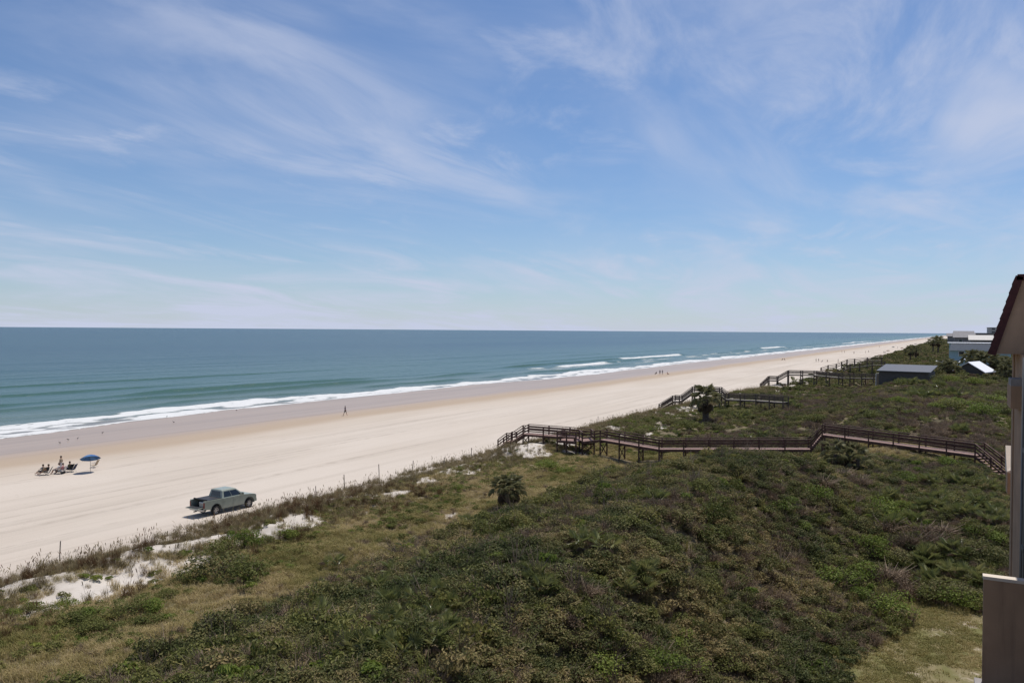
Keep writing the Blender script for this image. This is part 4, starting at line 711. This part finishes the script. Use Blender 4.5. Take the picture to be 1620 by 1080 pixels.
for s in (-1, 1):
    side = [(.02, .62), (.72, .50)] + re_[::-1] + [(1.795, .50), (1.795, 1.26), (.02, 1.28)]
    prism('bed_side', side, s*.93, s*.78, M_paint, .03, 2)
    MB().box((s*.93 if s < 0 else .80, -.012, .74), (s*.80 if s < 0 else .945, .05, 1.16)).build('tail_lamp', M_lampr, TR)
    MB().box((min(s*.70, s*.90), 5.42, .86), (max(s*.70, s*.90), 5.515, 1.04)).build('headlamp', M_lampw, TR)
    for cy in (RA, FA):
        w_ = empty('wheel', (s*.83, cy, .39)); w_.parent = TR; nn = 22; V = []; Fa = []
        prof_ = [(.235, -.10), (.30, -.125), (.37, -.115), (.39, -.07), (.39, .07), (.37, .115), (.30, .125), (.235, .10)]
        for k in range(nn):
            a = 6.2832*k/nn
            for rr, xx in prof_: V.append((xx, rr*math.cos(a), rr*math.sin(a)))
        for k in range(nn):
            for j in range(7): Fa.append((k*8+j, k*8+j+1, ((k+1) % nn)*8+j+1, ((k+1) % nn)*8+j))
        MB().add(V, Fa).build('tyre', M_tyre, w_, True)
        rm = MB()
        V = [(s*.03, .25*math.cos(6.2832*k/20), .25*math.sin(6.2832*k/20)) for k in range(20)]; rm.add(V, [tuple(range(20))], 1)
        for k in range(6):
            a = 6.2832*k/6; d = Vector((0, math.cos(a), math.sin(a))); t_ = Vector((0, -d.z, d.y)); c0 = Vector((s*.075, 0, 0))
            rm.add([c0+d*.03-t_*.03, c0+d*.03+t_*.03, c0+d*.235+t_*.042, c0+d*.235-t_*.042], [(0,1,2,3)])
        for k in range(20):
            a, b_ = 6.2832*k/20, 6.2832*(k+1)/20; rm.add([(s*.095, .245*math.cos(a), .245*math.sin(a)), (s*.095, .245*math.cos(b_), .245*math.sin(b_)), (s*.085, .215*math.cos(b_), .215*math.sin(b_)), (s*.085, .215*math.cos(a), .215*math.sin(a))], [(0,1,2,3)])
        rm.tube([(s*.06, 0, 0), (s*.10, 0, 0)], .05, 10); rm.build('rim', [M_rim, M_blk], w_)
        m_b = MB(); V = []
        for k in range(12):                                     # dark flare over the wheel
            a = math.pi*(k/11)*1.0
            for rr, xx in ((.50, .925), (.545, .925), (.545, .955), (.50, .955)): V.append((s*xx, cy+rr*math.cos(a), .40+rr*math.sin(a)))
        Fa = [(k*4+j, k*4+(j+1) % 4, (k+1)*4+(j+1) % 4, (k+1)*4+j) for k in range(11) for j in range(4)]+[(0,1,2,3), (44,45,46,47)]
        m_b.add(V, Fa).build('wheel_flare', M_blk, TR)
    for y0, y1 in ((1.92, 2.95), (2.97, 4.10)):                # doors are drawn by real seams proud of the body
        dr = prism('door', [(y0, .50), (y1, .50), (y1, 1.245), (y0, 1.245)], s*.931, s*.942, M_paint, .004, 1); MB().box((min(s*.942, s*.968), y0+.10, 1.06), (max(s*.942, s*.968), y0+.30, 1.10)).build('door_handle', M_paint, dr)
    mi = MB(); mi.box((min(s*.92, s*1.14), 3.86, 1.27), (max(s*.92, s*1.14), 3.98, 1.47)); bevel(mi.build('wing_mirror', M_paint, TR), .03, 2)
# greenhouse
zb, zt = 1.24, 1.86; bt = [(-.89, 1.83), (.89, 1.83), (.89, 4.18), (-.89, 4.18)]; tp = [(-.71, 1.97), (.71, 1.97), (.71, 3.42), (-.71, 3.42)]
m_b = MB(); m_b.add([(x_, y_, zb) for x_, y_ in bt]+[(x_, y_, zt-.03) for x_, y_ in tp]+[(x_*.72, 2.0+(y_-2.0)*.84+.1, zt+.03) for x_, y_ in tp], [(0,1,5,4), (1,2,6,5), (2,3,7,6), (3,0,4,7), (4,5,9,8), (5,6,10,9), (6,7,11,10), (7,4,8,11), (8,9,10,11)])
cab = m_b.build('cab_roof', M_paint, TR); bevel(cab, .035, 3, 18)
def pane(name, P4, off=.012, par=TR):
    P4 = [Vector(p_) for p_ in P4]; nrm = (P4[1]-P4[0]).cross(P4[3]-P4[0]).normalized()
    return MB().add([p_+nrm*off for p_ in P4]+[p_-nrm*.03 for p_ in P4], [(0,1,2,3), (7,6,5,4), (0,4,5,1), (1,5,6,2), (2,6,7,3), (3,7,4,0)]).build(name, M_carglass, par)
def lerp3(a, b_, t_): return tuple(a[i]+(b_[i]-a[i])*t_ for i in range(3))
def onface(A_, B_, C_, D_, u, v): return lerp3(lerp3(A_, B_, u), lerp3(D_, C_, u), v)                     # A,B bottom; D,C top
def facepane(name, A_, B_, C_, D_, u0, u1, v0, v1, ut0=None, ut1=None):
    pane(name, [onface(A_, B_, C_, D_, u0, v0), onface(A_, B_, C_, D_, u1, v0), onface(A_, B_, C_, D_, ut1 if ut1 is not None else u1, v1), onface(A_, B_, C_, D_, ut0 if ut0 is not None else u0, v1)])
B3 = [(*b_, zb) for b_ in bt]; T3 = [(*t_, zt-.03) for t_ in tp]
facepane('rear_window', B3[0], B3[1], T3[1], T3[0], .14, .86, .18, .86); facepane('windscreen', B3[2], B3[3], T3[3], T3[2], .07, .93, .08, .92)
facepane('side_window', B3[1], B3[2], T3[2], T3[1], .10, .45, .12, .84, .12, .47); facepane('side_window', B3[1], B3[2], T3[2], T3[1], .48, .90, .12, .84, .50, .90)
facepane('side_window', B3[3], B3[0], T3[0], T3[3], .10, .52, .12, .84); facepane('side_window', B3[3], B3[0], T3[0], T3[3], .55, .90, .12, .84)
MB().box((-.79, .06, .70), (.79, 1.79, .76)).build('bed_floor', M_blk, TR); MB().box((-.785, 1.74, .76), (.785, 1.792, 1.24)).build('bed_front', M_paint, TR)
tn = MB(); tn.box((-.86, .30, 1.275), (.86, 1.79, 1.305)); tn.tube([(-.84, .34, 1.33), (.84, .34, 1.33)], .055, 10); tn.build('tonneau_cover', M_tonn, TR)
tg = prism('tailgate', [(-.56, .70), (.03, .72), (.03, .78), (-.56, .76)], -.76, .76, M_paint, .015, 2); MB().box((-.68, -.50, .765), (.68, -.03, .785)).build('tailgate_liner', M_blk, tg)
bevel(MB().box((-.86, -.10, .46), (.86, .10, .64)).build('rear_bumper', M_chrome, TR), .03, 2); MB().box((-.17, -.112, .50), (.17, -.098, .60)).build('number_plate', M_plate, TR); MB().box((-.05, -.32, .40), (.05, -.05, .47)).build('tow_hitch', M_blk, TR)
bevel(MB().box((-.90, 5.38, .46), (.90, 5.60, .70)).build('front_bumper', M_paint, TR), .05, 3); MB().box((-.62, 5.47, .74), (.62, 5.535, 1.02)).build('grille', M_blk, TR)
MB().box((-.80, 1.3, .34), (.80, 4.3, .44)).build('chassis', M_blk, TR)
for cy in (RA, FA): MB().tube([(-.75, cy, .39), (.75, cy, .39)], .06, 8).build('axle', M_blk, TR)
cb = empty('cool_box', (0, 0, 0), 0, 'tan cool box standing inside the pickup bed behind the tailgate', 'cool box'); cb.matrix_world = Matrix.Translation(TR.location) @ Euler(TR.rotation_euler).to_matrix().to_4x4() @ Matrix.Translation((.33, .40, .735))
bevel(MB().box((-.32, -.20, 0), (.32, .20, .32)).build('box_body', M_load, cb), .02, 2); bevel(MB().box((-.33, -.21, .322), (.33, .21, .40)).build('lid', M_plate, cb), .02, 2)

# ------------------------------------------------------------------ people
M_skin = [mat('tanned_skin', (.36, .20, .135), .6, .06, 6), mat('fair_skin', (.50, .31, .23), .6, .06, 6)]; M_hair = mat('dark_hair', (.035, .025, .02), .7, .2, 20)
CL = {k: mat('cloth_'+k, v, .9, .12, 7) for k, v in {'white': (.62, .60, .58), 'navy': (.03, .04, .08), 'black': (.025, .025, .028), 'tan': (.38, .30, .21), 'red': (.35, .06, .05), 'blue': (.08, .16, .32), 'grey': (.22, .22, .23), 'olive': (.13, .13, .07), 'pink': (.5, .24, .24)}.items()}
def skinned(J, E_):
    me = bpy.data.meshes.new('skeleton'); names = list(J); me.from_pydata([J[n_][0] for n_ in names], [(names.index(a), names.index(b_)) for a, b_ in E_], []); o = bpy.data.objects.new('skeleton', me); COL.objects.link(o)
    md = o.modifiers.new('skin', 'SKIN'); md.use_smooth_shade = True
    for i, n_ in enumerate(names): r_ = J[n_][1]; me.skin_vertices[0].data[i].radius = r_ if isinstance(r_, tuple) else (r_, r_); me.skin_vertices[0].data[i].use_root = (n_ == 'pelvis')
    o.modifiers.new('sub', 'SUBSURF').levels = 1
    dg = bpy.context.evaluated_depsgraph_get(); r = bpy.data.meshes.new_from_object(o.evaluated_get(dg)); bpy.data.objects.remove(o); return r
def body_mesh(pose):
    """joint positions (facing +y) with radii; one continuous skin"""
    if pose in ('stand', 'walk', 'stand2'):
        st = {'stand': .0, 'walk': .30, 'stand2': .08}[pose]; ar = {'stand': .03, 'walk': .22, 'stand2': .12}[pose]
        J = {'pelvis': ((0, 0, .95), (.15, .105)), 'waist': ((0, 0, 1.10), (.135, .095)), 'chest': ((0, .0, 1.32), (.165, .11)), 'neck': ((0, .0, 1.48), .055), 'chin': ((0, .02, 1.55), .075), 'head': ((0, .02, 1.64), .10), 'crown': ((0, .01, 1.72), .075)}
        for s, S_ in ((-1, 'l'), (1, 'r')):
            f = s*st; J.update({'hip'+S_: ((s*.09, 0, .90), .095), 'knee'+S_: ((s*.10, f*.55+.03, .50), .062), 'ankle'+S_: ((s*.10, f*1.15-.02, .09), .042), 'toe'+S_: ((s*.11, f*1.15+.16, .035), .035), 'shoulder'+S_: ((s*.185, 0, 1.42), .062), 'elbow'+S_: ((s*.245, -f*.4, 1.14), .043), 'wrist'+S_: ((s*.25, -f*.6+ar, .92), .032), 'hand'+S_: ((s*.25, -f*.6+ar+.03, .83), (.035, .02))})
    else:                                                     # sitting in a low chair, seat at .28
        J = {'pelvis': ((0, 0, .36), (.16, .12)), 'waist': ((0, -.05, .50), (.14, .10)), 'chest': ((0, -.12, .72), (.165, .11)), 'neck': ((0, -.14, .88), .055), 'chin': ((0, -.10, .95), .075), 'head': ((0, -.10, 1.04), .10), 'crown': ((0, -.12, 1.12), .075)}
        for s, S_ in ((-1, 'l'), (1, 'r')):
            k = .48 if pose == 'sit' else .40; J.update({'hip'+S_: ((s*.10, .05, .36), .095), 'knee'+S_: ((s*.13, .45, k), .065), 'ankle'+S_: ((s*.13, .62 if pose == 'sit' else .85, .09), .042), 'toe'+S_: ((s*.14, .78 if pose == 'sit' else .98, .045 if pose == 'sit' else .12), .035), 'shoulder'+S_: ((s*.185, -.12, .82), .062), 'elbow'+S_: ((s*.27, .02, .60), .043), 'wrist'+S_: ((s*.22, .26, .56), .032), 'hand'+S_: ((s*.21, .35, .55), (.02, .035))})
    E_ = [('pelvis', 'waist'), ('waist', 'chest'), ('chest', 'neck'), ('neck', 'chin'), ('chin', 'head'), ('head', 'crown')]
    for S_ in 'lr': E_ += [('pelvis', 'hip'+S_), ('hip'+S_, 'knee'+S_), ('knee'+S_, 'ankle'+S_), ('ankle'+S_, 'toe'+S_), ('chest', 'shoulder'+S_), ('shoulder'+S_, 'elbow'+S_), ('elbow'+S_, 'wrist'+S_), ('wrist'+S_, 'hand'+S_)]
    me = skinned(J, E_); lab_ = []; seg = []
    for a, b_ in E_:
        A_, B_ = Vector(J[a][0]), Vector(J[b_][0]); k = 0
        if a in ('waist', 'chest') and b_ != 'neck' or b_ == 'waist' or (a.startswith('shoulder')): k = 1
        if b_.startswith('hip') or a.startswith('hip'): k = 2
        seg.append((A_, B_, k))
    for pg in me.polygons:
        c = pg.center; best = None
        for A_, B_, k in seg:
            d = B_-A_; t_ = max(0, min(1, (c-A_).dot(d)/d.length_squared)); dist = (c-(A_+d*t_)).length
            if best is None or dist < best[0]: best = (dist, k)
        lab_.append(best[1])
    hd = J['head'][0]; return me, lab_, hd
BM = {p_: body_mesh(p_) for p_ in ('stand', 'walk', 'stand2', 'sit', 'recline')}
hm = MB(); V = []; Fa = []
for i in range(6):
    a = math.pi*.62*i/5
    for k in range(10): b_ = 6.2832*k/10; V.append((.105*math.sin(a)*math.cos(b_), .118*math.sin(a)*math.sin(b_)-.012, .118*math.cos(a)+.012))
for i in range(5):
    for k in range(10): Fa.append((i*10+k, i*10+(k+1) % 10, (i+1)*10+(k+1) % 10, (i+1)*10+k))
hair_me = hm.add(V, Fa).mesh('hair', M_hair, True)
for v in hair_me.vertices:
    if v.co.y > .02 and v.co.z < .05: v.co.z = .05+.2*(v.co.z-.05)
face_me = MB().add([(0, .118, -.01), (-.016, .098, -.045), (.016, .098, -.045), (0, .095, .03), (0, .128, -.038)], [(0,1,4), (0,4,2), (1,2,4), (3,1,0), (3,0,2)]).mesh('nose', M_skin[0])
pcache = {}
def person(x, y, rz, pose, shirt, legs, label, group=None, skin=0, z=None, s=1.0):
    key = (pose, shirt, legs, skin)
    if key not in pcache:
        me0, lb, hd = BM[pose]; me = me0.copy(); me.materials.clear()
        for m_ in (M_skin[skin], CL[shirt], CL[legs]): me.materials.append(m_)
        me.polygons.foreach_set('material_index', lb); me.polygons.foreach_set('use_smooth', [True]*len(lb)); pcache[key] = me
    r = link('person', pcache[key], None, (x, y, (gz(x, y) if z is None else z)), (0, 0, rz), s); tag(r, label, 'person', group); hd = BM[pose][2]
    link('hair', hair_me, r, hd); link('nose', face_me, r, (hd[0], hd[1]-.01, hd[2])); return r
def beach_chair(x, y, rz, fab, label, group=None):
    r = empty('beach_chair', (x, y, gz(x, y)), rz, label, 'chair', group)
    st_ = MB().add([(-.27, -.20, .27), (.27, -.20, .27), (.27, .27, .31), (-.27, .27, .31)]+[(-.27, -.20, .25), (.27, -.20, .25), (.27, .27, .29), (-.27, .27, .29)], [(0,1,2,3), (7,6,5,4), (0,4,5,1), (1,5,6,2), (2,6,7,3), (3,7,4,0)]); st_.build('seat', CL[fab], r)
    MB().add([(-.27, -.20, .28), (.27, -.20, .28), (.27, -.48, .86), (-.27, -.48, .86)]+[(-.27, -.22, .27), (.27, -.22, .27), (.27, -.50, .85), (-.27, -.50, .85)], [(3,2,1,0), (4,5,6,7), (0,1,5,4), (1,2,6,5), (2,3,7,6), (3,0,4,7)]).build('backrest', CL[fab], r)
    for s in (-1, 1):
        MB().tube([(s*.29, -.49, .87), (s*.29, -.18, .26), (s*.29, .30, .02)], .013, 5).build('leg', M_alu, r); MB().tube([(s*.29, -.34, .02), (s*.29, .28, .30)], .013, 5).build('leg', M_alu, r); MB().bar((s*.29, -.33, .50), (s*.29, .18, .50), .05, .02).build('arm_rest', M_alu, r)
    return r
def umbrella(x, y, rz, fab, label, group=None, rad=1.15, h=2.05, tilt=.24, fab2=None):
    r = empty('beach_umbrella', (x, y, gz(x, y)), rz, label, 'umbrella', group); MB().tube([(0, 0, -.3), (0, 0, h*.62)], .02, 6).build('pole', M_alu, r); a = tilt; top = Vector((math.sin(a)*h*.36, 0, h*.62+math.cos(a)*h*.36)); MB().tube([(0, 0, h*.62), top], .018, 6).build('upper_pole', M_alu, r)
    RY = Matrix.Rotation(a, 3, 'Y'); c0 = top+RY @ Vector((0, 0, .02))
    for k in range(8):
        a0, a1 = 6.2832*k/8, 6.2832*(k+1)/8; V = []; rg = 4
        for i in range(rg+1):
            t_ = i/rg
            for q_ in range(4):
                aa = a0+(a1-a0)*q_/3; sag = 1-.07*math.sin(math.pi*q_/3)*t_; V.append(c0+RY @ Vector((rad*t_*sag*math.cos(aa), rad*t_*sag*math.sin(aa), -.42*t_**1.7*rad)))
        MB().add(V, [(i*4+q_, i*4+q_+1, (i+1)*4+q_+1, (i+1)*4+q_) for i in range(rg) for q_ in range(3)]).build('canopy_panel', fab2 if fab2 and k % 2 else fab, r, True)
        tip = c0+RY @ Vector((rad*math.cos(a0), rad*math.sin(a0), -.42*rad)); MB().tube([c0-RY @ Vector((0, 0, .03)), (c0+tip)/2+RY @ Vector((0, 0, .03)), tip], .006, 4).build('rib', M_alu, r)
    return r
M_ublue = mat('blue_umbrella_cloth', (.045, .115, .27), .8, .12, 4); M_ublue2 = mat('lighter_blue_umbrella_cloth', (.075, .17, .34), .8, .12, 4); M_ubrown = mat('faded_umbrella_cloth', (.22, .15, .11), .8, .1, 4); M_udark = mat('dark_canopy_cloth', (.05, .05, .06), .8, .1, 4)
x, y = at(143, 747, -.5); umbrella(x, y, math.radians(150), M_ublue, 'blue beach umbrella tilted over the empty sand', None, 1.05, 1.95, .40, M_ublue2)
def grp(px_, py_, rz, pose, sh, lg, fab, lab, labc, skin=0):
    x, y = at(px_, py_, -.5); rz += rnd.uniform(-.5, .5); beach_chair(x, y, rz, fab, labc); person(x, y, rz, pose, sh, lg, lab, None, skin)
FC = math.radians(118)
grp(67, 751, FC, 'recline', 'grey', 'black', 'tan', 'person reclining in grey shirt at the outer end of the beach group', 'tan low beach chair at the outer end of the group')
grp(75, 751, FC, 'recline', 'black', 'tan', 'grey', 'person reclining in black shirt and tan trousers on the beach', 'grey low beach chair with a person in black')
grp(92, 749, FC, 'sit', 'white', 'grey', 'black', 'person sitting in white shirt and grey trousers on the beach', 'black low beach chair with a person in white', 1)
grp(98, 749, FC, 'sit', 'pink', 'white', 'white', 'person sitting in pale pink shirt on the beach', 'white low beach chair with a person in pink', 1)
grp(109, 746, FC, 'sit', 'olive', 'navy', 'black', 'person sitting in olive shirt next to the blue umbrella group', 'black low beach chair nearest the umbrella shadow')
x, y = at(94, 748, -.5); person(x-.55, y+.55, FC, 'stand2', 'tan', 'white', 'person standing in tan shirt and white trousers behind the beach chairs', None, 0)
x, y = at(114, 746, -.5); beach_chair(x, y, FC, 'navy', 'empty dark low beach chair at the end of the group')
x, y = at(149, 739, -.5); beach_chair(x, y, FC, 'tan', 'empty tan low beach chair beyond the blue umbrella')
x, y = at(103, 747, -.5); bb = empty('beach_bag', (x+.4, y-.5, gz(x+.4, y-.5)), .5, 'small dark beach bag on the sand before the chairs', 'bag'); bevel(MB().box((-.22, -.12, 0), (.22, .12, .28)).build('bag_body', CL['black'], bb), .05, 2); MB().tube([(-.12, 0, .27), (-.08, 0, .42), (.08, 0, .42), (.12, 0, .27)], .012, 5).build('handle', CL['black'], bb)
x, y = at(546, 657, -.8); person(x, y, math.radians(-20), 'walk', 'navy', 'black', 'person in dark clothes striding alone along the damp sand')
for a, b_, ps, sh, lg, lab, rz in [(1038, 592, 'sit', 'black', 'black', 'person crouching in black left of two standing bathers', 1), (1044, 592.5, 'stand2', 'navy', 'black', 'person standing in navy shirt with a small group at the wet sand', .4), (1048, 592.5, 'stand', 'grey', 'grey', 'person standing in grey with a small group at the wet sand', 0), (1056, 592.5, 'sit', 'red', 'black', 'person sitting in red shirt right of the standing bathers', -1)]:
    x, y = at(a, b_, -.9); person(x, y, rz, ps, sh, lg, lab, None, 0, gz(x, y)-(.12 if ps == 'sit' else 0))
far_ = [(1238, 570, 'sit', 'black'), (1241, 570, 'sit', 'navy'), (1291, 572.5, 'stand', 'black'), (1295, 572.5, 'stand2', 'navy'), (1301, 573, 'sit', 'white'), (1309, 572.5, 'sit', 'tan'), (1326, 573.5, 'stand', 'grey'), (1332, 558, 'stand', 'tan'), (1336, 558, 'stand2', 'black'), (1351, 560, 'walk', 'olive'), (1369, 558.5, 'stand', 'tan'), (1374, 558, 'walk', 'grey'), (1398, 559, 'stand', 'black'), (1400, 559.5, 'stand2', 'navy'), (1420, 551, 'stand', 'blue'), (1391, 549.5, 'stand', 'red'), (1450, 545, 'walk', 'black'), (1464, 541.5, 'stand', 'navy')]
for i, (a, b_, ps, sh) in enumerate(far_):
    x, y = at(a, b_, -.5); person(x, y, rnd.uniform(0, 6.28), ps, sh, rnd.choice(['black', 'navy', 'tan', 'grey']), 'distant bather in %s top %s on the far beach' % (sh, {'sit': 'sitting', 'walk': 'walking'}.get(ps, 'standing')), 'bathers on the far beach', 0, None, 1.05)
for a, b_, fb, lab in [(1413, 551.5, M_udark, 'distant dark sunshade on the far beach'), (1427, 553.5, M_ubrown, 'distant brown tilted umbrella on the far beach'), (1405, 558.5, M_ubrown, 'distant faded umbrella left of the brown tilted one'), (1448, 546.5, M_udark, 'farthest dark sunshade near the bend of the beach')]:
    x, y = at(a, b_, -.5); umbrella(x, y, rnd.uniform(0, 6.28), fb, lab, None, 1.5, 2.3, .15)
# shore birds
M_bird = mat('grey_bird', (.10, .095, .09), .8, .2, 12)
bm_ = MB(); bm_.tube([(0, -.20, .16), (0, -.08, .19), (0, .06, .20), (0, .13, .24), (0, .17, .30), (0, .21, .32), (0, .30, .31)], [.008, .06, .075, .045, .035, .035, .006], 7); bm_.tube([(-.02, 0, 0), (-.02, .0, .14)], .008, 4); bm_.tube([(.02, .03, 0), (.02, .02, .14)], .008, 4); bird_me = bm_.mesh('bird', M_bird, True)
for a, b_ in [(108, 697), (123, 695), (162, 686), (374, 650), (264, 660), (275, 669), (95, 702)]:
    x, y = at(a, b_, -1.1); o = link('shore_bird', bird_me, None, (x, y, gz(x, y)+.01), (0, 0, rnd.uniform(0, 6.28)), .95); tag(o, 'small grey shore bird standing on the wet sand', 'bird', 'shore birds on the wet sand')
